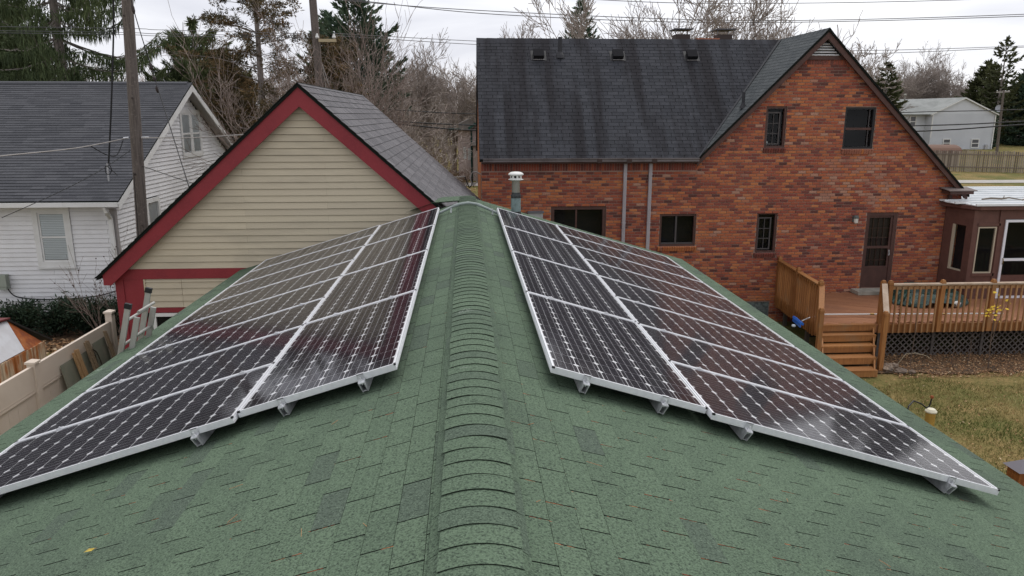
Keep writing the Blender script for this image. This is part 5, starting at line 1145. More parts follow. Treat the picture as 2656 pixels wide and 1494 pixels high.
# ---------------------------------------------------------------- lawn furniture near the right eave
m_cedar = mat('cedar_lantern', (0.30,0.11,0.03), rough=.6, noise=(6,(0.2,0.07,0.02),.4,.6), stretch=(6,6,.7))
t = thing('post_lantern', (8.12,9.72,0), 'cedar post lantern with grey pyramid cap at the right edge beyond the eave', 'lantern')
b = MB(); b.box(8.05,8.21,9.64,9.80,0,.46); obj('post', b, m_cedar, t)
b = MB(); b.box(8.0,8.26,9.59,9.85,.46,.78)
for k in range(4): b.box(7.995,8.265,9.585,9.855,.50+.07*k,.506+.07*k)
obj('housing', b, m_cedar, t)
b = MB(); b.add([(7.95,9.54,.782),(8.31,9.54,.782),(8.31,9.90,.782),(7.95,9.90,.782),(8.13,9.72,.92)],[(3,2,1,0),(0,1,4),(1,2,4),(2,3,4),(3,0,4)]); obj('cap', b, mat('pewter_cap',(0.16,0.15,0.17),rough=.5), t)
m_amber = mat('amber_feeder', (0.42,0.26,0.06), rough=.25, spec=.5, noise=(9,(0.34,0.2,0.05),.4,.65))
t = thing('bird_feeder', (7.55,11.1,0), 'amber tube bird feeder with white lid standing on the lawn', 'bird feeder')
b = MB(); b.tube([(7.55,11.1,0),(7.55,11.1,.8)],.014,6); obj('stake', b, m_key, t)
b = MB(); b.lathe((7.55,11.1,.78),[(.10,0),(.11,.02),(.055,.03),(.055,.05),(.075,.06),(.075,.32),(.06,.34)],14); obj('tube', b, m_amber, t)
b = MB(); b.lathe((7.55,11.1,1.11),[(.09,0),(.092,.02),(.06,.055),(.0,.07)],14); obj('lid', b, mat('cream_lid',(0.62,0.58,0.45),rough=.5), t)
t = thing('shepherd_hook', (6.95,10.85,0), 'black curved shepherd hook on the lawn left of the bird feeder', 'hook')
b = MB(); b.tube([(6.86,10.7,0),(6.88,10.72,.9),(6.9,10.74,1.22),(6.98,10.82,1.34),(7.12,10.93,1.38),(7.3,11.0,1.3),(7.42,11.03,1.21),(7.48,11.05,1.24),(7.5,11.05,1.36)],.012,7); obj('rod', b, m_key, t)
b = MB(); b.lathe((7.5,11.05,1.36),[(.01,0),(.03,.02),(.025,.05),(.0,.06)],8); obj('finial', b, mat('rusty_tip',(0.25,0.07,0.02),rough=.7), t)

# ---------------------------------------------------------------- vegetation
def bough(b, p, d, L_, r, lvl, q, maxl, up, spread, nseg=4, kids=(3,6), rmin=.004, sides=(7,5,4,3,3), wob=.18, ratio=.62, far=None):
    """grow one limb as a tapering tube and recurse; limbs of level 0-1 go to b[0], twigs to b[1]"""
    pts = [Vector(p)]; dirs = []; dd = Vector(d).normalized(); rad = [r]
    for i in range(nseg):
        dd = (dd + Vector((q.gauss(0,wob),q.gauss(0,wob),q.gauss(0,wob)+up))).normalized(); dirs.append(dd)
        pts.append(pts[-1] + dd*(L_/nseg)); rad.append(max(rmin, r*(1-(.62 if lvl < maxl else .85)*(i+1)/nseg)))
    b[0 if lvl <= 1 else 1].tube(pts, rad, sides[min(lvl,len(sides)-1)], cap=False, r=q.random())
    if lvl >= maxl: return
    for k in range(q.randint(*kids)):
        t = q.uniform(.30 if lvl == 0 else .2, 1.0); i = min(nseg-1,int(t*nseg)); pp = pts[i].lerp(pts[i+1], t*nseg-i)
        dv = dirs[i]; side = Vector((q.gauss(0,1),q.gauss(0,1),q.gauss(0,1))); side = (side - dv*side.dot(dv)).normalized()
        nd = (dv*math.cos(spread) + side*math.sin(spread)).normalized()
        bough(b, pp, nd, L_*ratio*q.uniform(.7,1.15)*(1.15-.35*t), max(rmin, rad[i]*.62), lvl+1, q, maxl, up, spread, max(2,nseg-1), kids, rmin, sides, wob, ratio)
    # leader carries on
    bough(b, pts[-1], dirs[-1], L_*ratio, max(rmin, rad[-1]*.9), lvl+1, q, maxl, up, spread, max(2,nseg-1), kids, rmin, sides, wob, ratio)
m_bark = mat('grey_bark', (0.28,0.24,0.215), rough=.95, noise=(4,(0.18,0.155,0.14),.4,.6), stretch=(3,3,.6))
m_bark2 = mat('hazed_bark', (0.36,0.31,0.275), rough=.95, noise=(4,(0.24,0.205,0.18),.4,.6), stretch=(3,3,.6))  # bark lightened to put the haze over the bare trees into the colour
m_bark3 = mat('reddish_bark', (0.27,0.215,0.185), rough=.95, noise=(4,(0.18,0.14,0.12),.4,.6), stretch=(3,3,.6))
def bare_tree(x, y, h_, tr, label, seed, m=m_bark, maxl=4, up=.05, spread=.62, stems=1, kids=(3,5), rmin=.008, ratio=.66, lean=(0,0), wob=.14, trunk=.34, group='bare trees'):
    q = random.Random(seed); z = hgt(x,y)-.1; t = thing('bare_tree', (x,y,z), label, 'tree', group); B = (MB(), MB())
    for s_ in range(stems):
        a = 2*math.pi*s_/max(1,stems)+q.uniform(-.5,.5); k = .0 if stems == 1 else .36
        d = Vector((lean[0]+k*math.cos(a),lean[1]+k*math.sin(a)*.6,1))
        bough(B, (x+.15*math.cos(a)*(stems>1),y,z), d, h_*trunk, tr*(1 if stems == 1 else .6), 0, q, maxl, up, spread, 5, kids, rmin, wob=wob, ratio=ratio)
    top = max(v[2] for v in B[0].v + B[1].v); f_ = h_/(top-z)
    for mb in B: mb.v = [(x+(v[0]-x)*f_, y+(v[1]-y)*f_, z+(v[2]-z)*f_) for v in mb.v]
    obj('trunk', B[0], m, t, smooth=True); obj('crown', B[1], m, t)
    return t
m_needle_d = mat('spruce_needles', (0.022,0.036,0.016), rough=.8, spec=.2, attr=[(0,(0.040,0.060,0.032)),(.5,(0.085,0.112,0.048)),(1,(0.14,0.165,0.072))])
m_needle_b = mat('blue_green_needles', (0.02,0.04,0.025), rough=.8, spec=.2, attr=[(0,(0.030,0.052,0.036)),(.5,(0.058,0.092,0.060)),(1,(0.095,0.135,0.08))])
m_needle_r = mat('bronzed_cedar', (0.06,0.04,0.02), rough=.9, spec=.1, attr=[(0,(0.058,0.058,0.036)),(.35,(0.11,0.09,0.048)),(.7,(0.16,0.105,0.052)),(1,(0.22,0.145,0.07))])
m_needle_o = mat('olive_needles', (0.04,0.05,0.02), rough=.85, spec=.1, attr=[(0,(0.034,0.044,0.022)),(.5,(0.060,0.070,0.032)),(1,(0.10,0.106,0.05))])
def spray(b, p, d, L_, w_, r, q, roll=None):
    """a tapering needle spray: two crossed slivers"""
    d = d.normalized(); s_ = d.cross(Vector((q.gauss(0,1),q.gauss(0,1),q.gauss(0,1))))
    if s_.length < 1e-3: s_ = Vector((1,0,0))
    s_.normalize(); e = p + d*L_; m_ = p + d*L_*.4
    b.add([p, m_ + s_*w_, e, m_ - s_*w_], [(0,1,2,3)], r)
def conifer(x, y, h_, rad, label, seed, m=m_needle_d, whorls=26, per=9, z0=.12, droop=.25, tip=.25, dens=9, hang=0.0, sl=.32, sw=.045, tr=.2, power=1.0, shape=None, gap=0.0, clump=0, name='spruce_tree', group='conifers', topz=None, bark=m_bark, jag=.25):
    q = random.Random(seed); z = hgt(x,y)-.1; t = thing(name, (x,y,z), label, 'tree', group)
    tb = MB(); tb.tube([(x,y,z),(x,y,z+h_*.5),(x,y,z+h_*.97)],[tr,tr*.6,.02],8); cb_ = MB(); lb = MB()
    for w in range(whorls):
        f_ = w/(whorls-1); zz = z + h_*(z0+(1-z0)*f_**.92); Rr = rad*((1-f_)**power if shape is None else shape(f_))+.12
        for k in range(per):
            if q.random() < gap: continue
            a = 2*math.pi*(k+q.random()*.9)/per + w*1.3; L_ = Rr*q.uniform(1-jag,1+jag*.5); dirh = Vector((math.cos(a),math.sin(a),0))
            n = 6; pts = []
            for i in range(n+1):
                u = i/n; pts.append(Vector((x,y,zz+q.uniform(-.04,.04))) + dirh*L_*u + Vector((0,0,-droop*L_*math.sin(u*1.9)*.8 + tip*L_*u**3)))
            lb.tube(pts,[max(.006,.035*(L_/3))*(1-.8*i/n) for i in range(n+1)],3,cap=False)
            if clump:
                for c_ in range(max(2,int(L_*clump))):
                    u = q.uniform(.25,1.0); i = min(n-1,int(u*n)); p = pts[i].lerp(pts[i+1],u*n-i)+Vector((q.gauss(0,.16),q.gauss(0,.16),q.gauss(.02,.12))); cs_ = q.uniform(.12,.26); sh2 = q.uniform(.1,.8)
                    for j in range(dens): 
                        d = Vector((q.gauss(0,1),q.gauss(0,1),q.gauss(.25,.7))); spray(cb_, p+d*cs_*.3, d, sl*q.uniform(.5,1.2), sw, min(.99,max(0,sh2+q.uniform(-.25,.25))), q)
                continue
            ns = int(dens*max(1.0,L_*2.2)); shade = q.uniform(-.15,.15)
            for j in range(ns):
                u = q.uniform(.12,1.0)**.8; i = min(n-1,int(u*n)); p = pts[i].lerp(pts[i+1],u*n-i); dv = (pts[i+1]-pts[i]).normalized()
                side = dirh.cross(VZ)*q.choice((-1,1)); ww = L_*.34*(1-u*.75)*q.random()
                p2 = p + side*ww + Vector((0,0,-ww*.25+q.uniform(-.05,.05)))
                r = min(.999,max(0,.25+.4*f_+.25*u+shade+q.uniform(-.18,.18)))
                if hang and q.random() < hang: d = Vector((q.gauss(0,.18),q.gauss(0,.18),-1)); spray(cb_, p2, d, sl*q.uniform(.8,1.9), sw, max(0,r-.1), q)
                else: spray(cb_, p2, dv*1.0+side*.7*q.random()+Vector((0,0,q.gauss(.05,.3))), sl*q.uniform(.6,1.3), sw, r, q)
    for j in range(14): spray(cb_, Vector((x+q.gauss(0,.05),y+q.gauss(0,.05),z+h_*q.uniform(.94,.985))), Vector((q.gauss(0,.3),q.gauss(0,.3),1)), sl*.8, sw*.8, .7, q)
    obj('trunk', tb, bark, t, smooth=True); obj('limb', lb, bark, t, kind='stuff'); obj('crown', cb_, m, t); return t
# left: Norway spruce with hanging sprays
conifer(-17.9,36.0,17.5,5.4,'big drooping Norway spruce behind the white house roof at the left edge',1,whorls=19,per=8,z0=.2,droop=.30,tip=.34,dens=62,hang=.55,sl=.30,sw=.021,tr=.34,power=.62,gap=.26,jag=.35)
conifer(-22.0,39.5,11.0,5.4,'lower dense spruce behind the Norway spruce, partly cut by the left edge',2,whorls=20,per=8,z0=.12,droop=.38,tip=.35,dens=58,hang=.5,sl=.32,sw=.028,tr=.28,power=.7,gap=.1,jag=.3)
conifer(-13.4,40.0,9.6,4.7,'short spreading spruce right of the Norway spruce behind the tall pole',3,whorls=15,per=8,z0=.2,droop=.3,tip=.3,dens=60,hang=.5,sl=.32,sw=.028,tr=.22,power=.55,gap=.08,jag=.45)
# bronzed cedar behind the garage
conifer(-8.45,33.0,14.2,3.2,'tall bronzed cedar with open branches behind the tan garage',4,m=m_needle_r,whorls=24,per=6,z0=.2,droop=-.18,tip=.05,dens=40,clump=6,sl=.15,sw=.018,tr=.2,shape=lambda f_: .95-.5*f_ if f_ < .5 else .72-.35*(f_-.5),gap=.30,name='cedar_tree',jag=.6)
conifer(-10.3,35.0,7.6,2.0,'low olive brown cedar between the white gable and the bronzed cedar',5,m=m_needle_r,whorls=16,per=8,z0=.1,droop=-.2,tip=.1,dens=42,clump=8,sl=.16,sw=.02,tr=.15,shape=lambda f_: 1-.7*f_,name='cedar_tree',gap=.1,jag=.4)
conifer(-5.6,34.0,8.3,1.9,'leaning brown cedar beside the grey pole behind the garage ridge',6,m=m_needle_r,whorls=16,per=7,z0=.35,droop=-.2,tip=.1,dens=42,clump=8,sl=.16,sw=.02,tr=.15,shape=lambda f_: 1-.6*f_,name='cedar_tree',gap=.25,jag=.5)
bare_tree(-4.6,26.5,10.2,.12,'multi stemmed bare shrub tree fanning out behind the tan garage',21,m=m_bark3,maxl=4,up=.05,spread=.58,stems=7,kids=(3,4),rmin=.006,ratio=.64,wob=.13,trunk=.42)
# white pine and the bare trees in the gap
conifer(-7.5,55.0,13.0,3.6,'tall dark white pine behind the grey utility pole',7,m=m_needle_b,whorls=24,per=8,z0=.22,droop=-.45,tip=.35,dens=14,sl=.42,sw=.07,tr=.24,shape=lambda f_: .95-.25*f_ if f_ < .55 else .95*(1-f_)**.75*1.32,name='pine_tree',gap=.15,jag=.4)
conifer(-9.6,57.0,11.6,2.4,'smaller pine left of the tall white pine',8,m=m_needle_b,whorls=18,per=8,z0=.25,droop=-.4,tip=.3,dens=12,sl=.42,sw=.07,tr=.2,power=.7,name='pine_tree',gap=.15,jag=.4)
bare_tree(-3.6,60.0,11.8,.25,'upright bare tree right of the white pine',23,m=m_bark2,maxl=5,up=.08,spread=.5,stems=3,kids=(2,4),rmin=.014,trunk=.32)
bare_tree(-1.0,66.0,10.0,.22,'bare tree behind the old fruit tree near the brick house roof edge',24,m=m_bark2,maxl=5,up=.08,spread=.55,kids=(2,4),rmin=.015)
bare_tree(-5.3,64.0,9.6,.22,'thin bare tree between the white pine and the upright bare tree',25,m=m_bark2,maxl=5,up=.08,spread=.5,kids=(2,4),rmin=.015)
bare_tree(-3.7,34.5,8.4,.20,'gnarled old fruit tree with tangled twigs behind the garage',26,m=m_bark2,maxl=5,up=.0,spread=.8,stems=3,kids=(2,4),rmin=.007,wob=.24,ratio=.68)
bare_tree(-1.9,74.0,10.5,.2,'twisted pale bare tree beside the brick house roof edge',27,m=m_bark2,maxl=5,up=.04,spread=.7,kids=(3,4),rmin=.014,wob=.2)
bare_tree(-5.2,38.0,6.6,.15,'low twiggy bare tree behind the garage ridge',28,m=m_bark2,maxl=5,up=.02,spread=.7,stems=2,kids=(3,4),rmin=.007,wob=.2)
# above the brick house roof
bare_tree(3.7,60.0,12.7,.3,'round bare crown rising over the left end of the brick house roof',29,m=m_bark2,maxl=5,up=.09,spread=.5,stems=3,kids=(3,5),rmin=.014,trunk=.34,ratio=.66)
conifer(7.45,50.0,12.1,2.2,'small pointed spruce tip above the brick house ridge',9,m=m_needle_b,whorls=22,per=9,z0=.3,droop=.2,tip=.35,dens=14,sl=.30,sw=.05,tr=.2,power=.75,gap=.05,jag=.3)
bare_tree(11.4,45.0,15.5,.36,'large spreading bare tree over the middle of the brick house ridge',30,m=m_bark2,maxl=5,up=.05,spread=.6,kids=(3,4),rmin=.013,wob=.16,stems=4,trunk=.32,ratio=.68)
bare_tree(15.2,46.0,15.6,.36,'large bare tree behind the chimney caps',31,m=m_bark2,maxl=5,up=.05,spread=.6,kids=(3,4),rmin=.013,wob=.16,stems=3,trunk=.32,ratio=.68)
bare_tree(28.3,70.0,14.0,.3,'hazy bare tree just left of the brick gable peak',32,m=m_bark2,maxl=5,up=.07,spread=.58,stems=4,kids=(3,5),rmin=.018,trunk=.3,ratio=.7)
bare_tree(23.5,66.0,13.4,.3,'bare tree between the chimney caps and the gable peak',33,m=m_bark2,maxl=5,up=.07,spread=.58,stems=3,kids=(3,5),rmin=.018,trunk=.3,ratio=.7)
# right of the gable
bare_tree(38.9,72.0,12.2,.28,'bare tree with curly twigs right of the brick gable',34,m=m_bark2,maxl=5,up=.04,spread=.6,kids=(3,5),rmin=.016,wob=.22)
conifer(38.0,68.0,9.2,1.9,'dark pine in front of the curly bare tree right of the brick gable',10,m=m_needle_o,whorls=16,per=8,z0=.2,droop=-.2,tip=.2,dens=12,sl=.4,sw=.09,tr=.2,power=.6,name='pine_tree',gap=.2,jag=.4)
for i,(x,y,h_,lab) in enumerate(((69.5,118,12.0,'left bare tree of the round topped group behind the pale grey house'),(74.3,120,14.3,'tallest bare tree of the group behind the pale grey house'),(78.0,122,12.5,'right bare tree of the group behind the pale grey house'),(82.5,124,11.8,'bare tree beside the open spruce behind the pale grey house'),(64.5,116,10.5,'low bare tree behind the left end of the pale grey house'))):
    bare_tree(x,y,h_*1.1,.3,lab,40+i,maxl=5,up=.06,spread=.6,m=m_bark2,stems=3,kids=(3,4),rmin=.016,trunk=.32,ratio=.66)
conifer(74.6,104.0,14.3,4.6,'open sparse spruce right of the pale grey house',11,m=m_needle_o,whorls=18,per=7,z0=.15,droop=.2,tip=.3,dens=8,sl=.6,sw=.12,tr=.25,power=.72,gap=.3,jag=.35)
conifer(79.5,103.0,14.5,4.6,'dark dense fir cut by the right edge of the view',12,m=m_needle_b,whorls=22,per=10,z0=.05,droop=.2,tip=.2,dens=10,sl=.65,sw=.14,tr=.3,power=.8)
conifer(78.0,112.0,11.5,5.4,'wide olive spruce behind the distant pole',13,m=m_needle_o,whorls=20,per=10,z0=.03,droop=.25,tip=.2,dens=9,sl=.7,sw=.16,tr=.3,power=.7)
conifer(87.0,114.0,11.5,5.4,'olive spruce at the far right behind the wide one',14,m=m_needle_o,whorls=18,per=10,z0=.03,droop=.25,tip=.2,dens=8,sl=.7,sw=.16,tr=.3,power=.7)
conifer(68.6,96.5,4.6,.9,'narrow dark arborvitae at the corner of the pale grey house',15,m=m_needle_b,whorls=12,per=8,z0=.02,droop=-.4,tip=.1,dens=14,sl=.35,sw=.09,tr=.1,shape=lambda f_: 1-.55*f_,name='arborvitae')
# woods that read as one mass
def wood(name, label, boxes, n, seed, m, tall):
    q = random.Random(seed); b = MB()
    for i in range(n):
        bx_ = q.choice(boxes); x = q.uniform(bx_[0],bx_[1]); y = q.uniform(bx_[2],bx_[3]); z = hgt(x,y); h_ = q.uniform(*tall)*(bx_[4] if len(bx_) > 4 else 1)
        st = q.randint(2,4)
        for s_ in range(st):
            a = q.uniform(0,6.28); d = Vector((.28*math.cos(a),.2*math.sin(a),1)).normalized(); p = Vector((x,y,z)); rr = h_*.012; cur = p
            pts = [p]
            for k in range(4): d = (d+Vector((q.gauss(0,.12),q.gauss(0,.12),.04))).normalized(); pts.append(pts[-1]+d*h_*.25)
            b.tube(pts,[rr,rr*.8,rr*.55,rr*.35,rr*.12],3,cap=False,r=q.random())
            for k in range(16):
                t_ = q.uniform(.25,1); ii = min(3,int(t_*4)); pp = pts[ii].lerp(pts[ii+1],t_*4-ii); dd = (d*.6+Vector((q.gauss(0,.6),q.gauss(0,.6),q.gauss(.25,.35)))).normalized(); ll = h_*.22*q.uniform(.5,1.2)
                e = pp+dd*ll; b.tube([pp,pp.lerp(e,.5)+Vector((q.gauss(0,.05),q.gauss(0,.05),0))*ll,e],[rr*.35,rr*.24,rr*.08],3,cap=False,r=q.random())
                for kk in range(3):
                    p3 = pp.lerp(e,q.uniform(.3,1)); d3 = (dd+Vector((q.gauss(0,.7),q.gauss(0,.7),q.gauss(.2,.5)))).normalized()*ll*.5; sdv = d3.cross(VY).normalized()*rr*.12
                    b.add([p3-sdv,p3+sdv,p3+d3],[(0,1,2)],q.random())
    return obj(name, b, m, kind='stuff', label=label, cat='wood')
m_wood = mat('hazed_twigs', (0.12,0.095,0.085), rough=.95, attr=[(0,(0.20,0.165,0.145)),(1,(0.36,0.305,0.27))])  # twig colours lightened to carry the haze of distance
wood('far_wood', 'brown leafless wood filling the gap behind the white house and garage', [(-45,-8,72,110),(-14,3,70,110),(-20,-6,46,60,.75)], 330, 3, m_wood, (5.5,9.5))
wood('far_wood', 'brown leafless thicket behind the pale grey house on the right', [(48,100,120,165),(36,50,85,120)], 260, 4, m_wood, (6,10.5))
wood('thicket', 'reddish brown brush in front of the pink house', [(-3.6,-1.5,47,53),(-2.4,-.9,42,46,.5),(-1.0,.2,54,56,.45)], 70, 5, mat('brush_twigs',(0.16,0.10,0.075),rough=.95,attr=[(0,(0.10,0.065,0.05)),(1,(0.21,0.14,0.10))]), (1.6,3.0))
wood('far_wood', 'leafless wood on the skyline behind the brick house', [(3,48,110,150)], 160, 6, m_wood, (6,9))
# yew hedge
m_yew = mat('yew_needles', (0.02,0.04,0.022), rough=.75, spec=.25, attr=[(0,(0.010,0.020,0.012)),(.5,(0.020,0.038,0.020)),(1,(0.038,0.060,0.032))])
def yew(x, y, w_, h_, label, seed):
    q = random.Random(seed); z = hgt(x,y); t = thing('yew_shrub', (x,y,z), label, 'shrub', 'yew shrubs before the white house'); b = MB(); sb_ = MB()
    for k in range(26):
        a = q.uniform(0,6.28); rr = w_*math.sqrt(q.random())*.8; e = Vector((x+rr*math.cos(a),y+rr*math.sin(a)*.7,z+h_*q.uniform(.6,1.0))); sb_.tube([(x+rr*.2*math.cos(a),y,z-.05),e],[.02,.005],3,cap=False)
        for j in range(150):
            p = Vector((x,y,z)).lerp(e,q.uniform(.25,1.02))+Vector((q.gauss(0,.11),q.gauss(0,.11),q.gauss(0,.06))); p.z = max(z+.04,p.z)
            spray(b, p, Vector((q.gauss(0,.7)+math.cos(a)*.5,q.gauss(0,.7)+math.sin(a)*.5,q.gauss(.5,.4))), .10*q.uniform(.6,1.5), .02, min(.99,max(0,(p.z-z)/h_*.7+q.uniform(-.2,.25))), q)
    obj('stem', sb_, m_twig, t, kind='stuff'); obj('crown', b, m_yew, t)
for i,(x,w_,h_,lab) in enumerate(((-12.3,.75,.98,'yew shrub at the left edge below the utility box'),(-11.35,.7,1.0,'yew shrub second from the left below the white house window'),(-10.4,.75,1.05,'middle yew shrub below the white house wall'),(-9.6,.75,1.12,'yew shrub second from the red garage corner'),(-8.75,.6,1.05,'yew shrub closest to the red garage corner'))): yew(x,19.0+.1*math.sin(i*2),w_,h_*.84,lab,60+i)
# bare thorny shrub at the white house corner
q = random.Random(77); t = thing('bare_shrub', (-8.75,18.6,.3), 'leafless berry shrub at the corner of the white house behind the garage', 'shrub'); B = (MB(),MB())
for k in range(14):
    a = q.uniform(0,6.28); bough(B,(-8.7+.25*math.cos(a),18.6+.2*math.sin(a),.2),(.35*math.cos(a),.25*math.sin(a),1),1.35*q.uniform(.8,1.2),.014,1,q,3,.04,.45,5,(3,5),.003,wob=.1)
bb = MB()
for v in B[1].v[::14]:
    if q.random() < .6: s_ = .011; bb.box(v[0]-s_,v[0]+s_,v[1]-s_,v[1]+s_,v[2]-s_,v[2]+s_)
obj('branches', B[0], m_bark3, t); obj('twigs', B[1], m_bark3, t); obj('berries', bb, mat('dried_berry',(0.06,0.03,0.025),rough=.8), t, kind='stuff')

# ---------------------------------------------------------------- distant buildings and fence
fh = thing('grey_house', (60,98,1.5), 'pale blue grey two storey house in the distance on the right', 'house')
m_vg = mat('pale_grey_siding', (0.58,0.60,0.63), rough=.6, noise=(.5,(0.53,0.55,0.58),.4,.65))
m_gr2 = mat('pale_grey_roof', (0.27,0.28,0.27), rough=.9, noise=(.8,(0.22,0.23,0.22),.4,.6))
HX0,HX1,HY = 59.6,67.9,95.0; HE,HA = 6.05,8.0
b = MB(); b.box(HX0,HX1,HY,HY+12,1.2,HE); b.prism([(HX0,HY,HE),(HX1,HY,HE),((HX0+HX1)/2-.2,HY,HA-.1)],(0,12,0)); obj('wall', b, m_vg, fh)
for k in range(46): 
    pass
b = MB()
for k in range(34): b.box(HX0-.004,HX1+.004,HY-.02,HY-.004,1.3+k*.14,1.312+k*.14)
obj('lap_line', b, mat('lap_shadow',(0.36,0.385,0.42),rough=.7), fh, kind='stuff')
b = MB(); ax = (HX0+HX1)/2-.2
b.prism([(HX0-.35,HY-.3,HE-.12),(ax,HY-.3,HA+.02),(HX1+.35,HY-.3,HE-.12),(HX1+.35,HY-.3,HE-.27),(ax,HY-.3,HA-.14),(HX0-.35,HY-.3,HE-.27)],(0,.12,0)); obj('rake_trim', b, m_white, fh)
b = MB(); b.prism([(HX0-.4,HY-.28,HE-.13),(ax,HY-.28,HA+.03),(HX1+.4,HY-.28,HE-.13),(ax,HY-.28,HA-.08)],(0,12.6,0)); obj('roof', b, m_gr2, fh)
# front wing to the left
b = MB(); b.box(54.0,HX0,96.5,104,1.2,HE-.05); obj('wing_wall', b, m_vg, fh)
b = MB(); b.prism([(53.2,96.0,HE-.1),(HX0+.3,95.6,HE-.1),(ax,99.5,HA+.0),(56.6,101,HA-.15)],(0,.0,-.08)); b.prism([(53.2,96.0,HE-.1),(56.6,101,HA-.15),(53.2,106,HE-.1)],(0,0,-.08)); obj('wing_roof', b, m_gr2, fh)
def fwin(x0,x1,z0,z1,y,par):
    b = MB(); rect_ring(b,x0,x1,z0,z1,y-.06,y-.0,.12); b.box(x0,x1,y-.055,y-.01,(z0+z1)/2-.05,(z0+z1)/2+.05); w = obj('window', b, m_white, par)
    b = MB(); b.box(x0+.1,x1-.1,y-.02,y-.005,z0+.1,z1-.1); obj('pane', b, mat('far_pane',(0.09,0.09,0.10),rough=.15,spec=.5), w)
fwin(61.35,62.4,1.75,2.87,HY-.021,fh); fwin(65.15,66.25,1.68,2.86,HY-.021,fh); fwin(57.5,58.4,4.25,5.75,96.479,fh)
b = MB(); b.box(HX1-.02,HX1+.1,HY-.12,HY-.03,1.3,HE-.2); b.box(HX0-.05,HX0+.07,HY-.12,HY-.03,3.0,HE-.2); obj('downspout', b, m_white, fh)
b = MB(); b.box(67.0,67.35,HY-.25,HY-.03,1.5,2.1); obj('meter_box', b, m_boxg, fh)
b = MB(); b.tube([(58.3,99.5,7.6),(58.3,99.5,8.35)],.1,8); b.lathe((58.3,99.5,8.3),[(.16,0),(.2,.05),(.2,.2),(.1,.25)],8); obj('flue', b, m_galv, fh)
b = MB(); b.tube([(55.8,98.5,6.9),(55.8,98.5,7.35)],.07,8); obj('vent_pipe', b, m_white, fh)
t = thing('satellite_dish', (68.0,94.5,6.3), 'grey satellite dish on the eave of the distant pale grey house', 'dish')
b = MB(); o_ = Vector((67.75,94.3,6.62)); nd = Vector((-.35,-.9,.28)).normalized(); u_ = nd.cross(VZ).normalized(); v_ = u_.cross(nd)
for k in range(5):
    rr = .42*k/4
    for i in range(16): a = i*math.pi/8; b.v.append(tuple(o_+u_*rr*math.cos(a)+v_*rr*1.08*math.sin(a)+nd*(.12*(k/4)**2)))
for k in range(4):
    for i in range(16): b.f.append((k*16+i,k*16+(i+1)%16,(k+1)*16+(i+1)%16,(k+1)*16+i)); b.r.append(.5)
obj('reflector', b, mat('dish_grey',(0.30,0.31,0.34),rough=.5), t, smooth=True)
b = MB(); b.tube([tuple(o_),(67.95,94.55,6.1)],.03,6); b.tube([tuple(o_-v_*.4),tuple(o_+nd*.5)],.02,5); obj('arm', b, m_boxg, t)
# picket fence: boards too thin to tell apart singly at this distance
m_picket = mat('grey_pickets', (0.22,0.185,0.15), rough=.9, attr=[(0,(0.15,0.12,0.10)),(1,(0.34,0.29,0.24))])
t = thing('picket_fence', (48,64,.9), 'weathered grey board fence across the far lawn on the right', 'fence')
b = MB(); q = random.Random(6)
def fy(x): return 65.5-(x-41)*.33
x = 38.0
while x < 62:
    y_ = fy(x); z_ = hgt(x,y_)-.08; h2 = 1.9+q.uniform(-.06,.05); b.box(x,x+.125,y_,y_+.025,z_,z_+h2,q.random()); x += .155
obj('pickets', b, m_picket, t, kind='stuff')
b = MB()
for zz_ in (.4,1.5): b.bar((38,fy(38)-.03,hgt(38,fy(38))+zz_),(62,fy(62)-.03,hgt(62,fy(62))+zz_),.04,.09,r=.2)
obj('rails', b, m_picket, t, kind='stuff')
# brown barrel-roofed shed behind the fence
t = thing('barrel_shed', (45.6,71,1), 'brown round topped garden shed behind the far board fence', 'shed')
b = MB(); prof = [(71-1.5*math.cos(a),2.35+.72*math.sin(a)) for a in [math.pi*k/10 for k in range(11)]]
b.prism([(43.6,y_,z_) for y_,z_ in prof]+[(43.6,72.5,2.3),(43.6,69.5,2.3)],(3.4,0,0)); obj('roof', b, mat('brown_roll_roof',(0.15,0.085,0.06),rough=.8), t)
b = MB(); b.box(43.7,46.9,69.7,72.3,.7,2.3); obj('wall', b, mat('tan_shed_wall',(0.3,0.25,0.18),rough=.8), t)
# pink house in the gap
t = thing('pink_house', (2.5,63,.8), 'pale pink stucco house with green trim glimpsed between garage and brick house', 'house')
m_pink = mat('pink_stucco', (0.62,0.50,0.46), rough=.9, noise=(1,(0.44,0.35,0.325),.4,.6))
b = MB(); b.box(-.55,8,60,68,.6,4.75); obj('wall', b, m_pink, t)
m_grn = mat('green_trim', (0.03,0.10,0.08), rough=.6)
b = MB(); b.prism([(-1.2,59.4,4.85),(.3,59.2,4.80),(3.4,59.2,6.9),(3.0,66,6.9)],(0,0,-.1)); b.prism([(-1.2,59.4,4.85),(3.0,66,6.9),(-1.2,70,4.85)],(0,0,-.1)); obj('roof', b, mat('tan_grey_roof',(0.24,0.215,0.20),rough=.9,noise=(3,(0.2,0.18,0.165),.4,.6)), t)
b = MB(); b.prism([(.25,59.15,4.72),(3.4,59.15,6.82),(3.4,59.15,7.0),(.25,59.15,4.92)],(0,.08,0)); b.box(-1.25,.25,59.3,59.42,4.70,4.86); obj('fascia', b, m_grn, t)
b = MB(); b.box(.42,.56,59.86,59.98,1.0,4.7); obj('downspout', b, mat('dark_green',(0.02,0.06,0.05),rough=.6), t)
b = MB(); b.box(.6,1.6,58.8,59.98,.8,3.5); obj('porch', b, mat('porch_tan',(0.32,0.25,0.22),rough=.9), t)
b = MB(); b.prism([(.45,58.5,3.55),(1.9,58.5,3.55),(1.9,58.5,4.3),(.45,58.5,3.75)],(0,1.45,0)); obj('porch_roof', b, MATS['tan_grey_roof'], t)
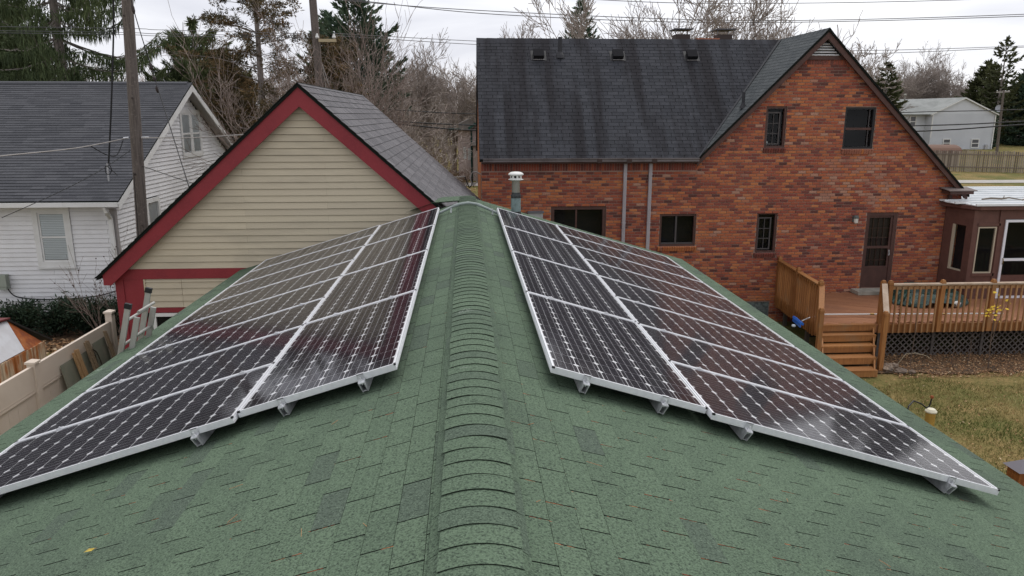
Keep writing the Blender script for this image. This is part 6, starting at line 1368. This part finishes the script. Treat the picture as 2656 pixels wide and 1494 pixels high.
for (x0,z0) in ((-.15,2.3),(.2,2.2)): fwin(x0,x0+.22,z0+.2,z0+1.1,59.98,t)
# low house at the far right edge
t = thing('bungalow', (88,122,1.8), 'low pink brick bungalow behind the distant pole at the right edge', 'house')
b = MB(); b.box(80,100,120,128,1.6,4.6); obj('wall', b, mat('pink_brick',(0.36,0.26,0.21),rough=.9), t)
b = MB(); b.prism([(79,119.4,4.5),(101,119.4,4.5),(101,124,6.4),(79,124,6.4)],(0,0,-.15)); obj('roof', b, m_gr2, t)
fwin(84,87,2.4,4.2,119.98,t); fwin(90,93,2.4,4.2,119.98,t)

# ---------------------------------------------------------------- grass, leaf litter
def litter(name, label, n, seed, region, m, size=(.025,.06), lift=.02, cat='leaves'):
    q = random.Random(seed); b = MB()
    for i in range(n):
        x,y = region(q); p = Vector((x,y,hgt(x,y)+lift+q.uniform(0,.03))); nrm = Vector((q.gauss(0,.45),q.gauss(0,.45),1)).normalized(); a = nrm.orthogonal().normalized(); a.rotate(Matrix.Rotation(q.uniform(0,6.28),3,nrm)); c = nrm.cross(a); s_ = q.uniform(*size)
        b.add([p-a*s_,p-c*s_*.5+nrm*s_*.25,p+a*s_,p+c*s_*.5+nrm*s_*.25],[(0,1,2,3)],q.random())
    return obj(name, b, m, kind='stuff', label=label, cat=cat)
m_leaf = mat('dry_leaves', (0.2,0.1,0.05), rough=.85, attr=[(0,(0.15,0.08,0.045)),(.5,(0.32,0.175,0.085)),(.85,(0.44,0.27,0.14)),(1,(0.58,0.46,0.3))])
litter('leaf_litter','dry brown leaves on the bed in front of the deck lattice',9000,1,lambda q:(q.uniform(9.7,16.5),17.05-1.6*q.random()**1.3),m_leaf,(.012,.034))
litter('leaf_litter','brown leaves and bark in the shaded bed left of the deck stairs',1500,2,lambda q:(q.uniform(6.9,8.6),q.uniform(16.4,19.8)),m_leaf)
litter('leaf_litter','fallen leaves under the yew shrubs by the white house',1500,3,lambda q:(q.uniform(-12.8,-8.0),18.6-1.1*q.random()),m_leaf,(.03,.07))
litter('leaf_litter','scattered pale leaves on the near lawn',4200,4,lambda q:(q.uniform(3.9,15),q.uniform(7.5,16)),m_leaf,(.012,.03))
litter('leaf_litter','scattered leaves on the strip of lawn behind the fence',600,5,lambda q:(q.uniform(-12,-5.8),q.uniform(14.5,18)),m_leaf,(.02,.045))
litter('leaf_litter','leaf scatter on the lawn in the gap beyond the garage',1200,6,lambda q:(q.uniform(-4,2.5),q.uniform(40,60)),m_leaf,(.03,.09))
m_blade = mat('grass_blades', (0.1,0.11,0.03), rough=.8, spec=.15, attr=[(0,(0.075,0.105,0.022)),(.35,(0.15,0.15,0.045)),(.65,(0.27,0.215,0.085)),(1,(0.40,0.32,0.15))])
b = MB(); q = random.Random(12)
for i in range(90000):
    if i % 6 == 0: x,y = q.uniform(-12,-5.8),q.uniform(14.5,18.0)
    else: x,y = q.uniform(3.9,15.0),q.uniform(7.0,16.0)
    dry = mnoise.noise(Vector((x*.55,y*.55,4.0)))+.4*mnoise.noise(Vector((x*1.7,y*1.7,9)))
    if y > 15.2+.25*math.sin(x*2) and x > 7: continue
    z = hgt(x,y); a = q.uniform(0,6.28); h_ = q.uniform(.03,.085); w_ = .0065; lx,ly = q.gauss(0,.035),q.gauss(0,.035)
    b.add([(x-w_*math.cos(a),y-w_*math.sin(a),z),(x+w_*math.cos(a),y+w_*math.sin(a),z),(x+lx,y+ly,z+h_)],[(0,1,2)],min(.99,max(0,.48+dry*.9+q.uniform(-.2,.25))))
obj('grass', b, m_blade, kind='stuff', label='short patchy grass blades on the lawns beside the green roof', cat='grass')
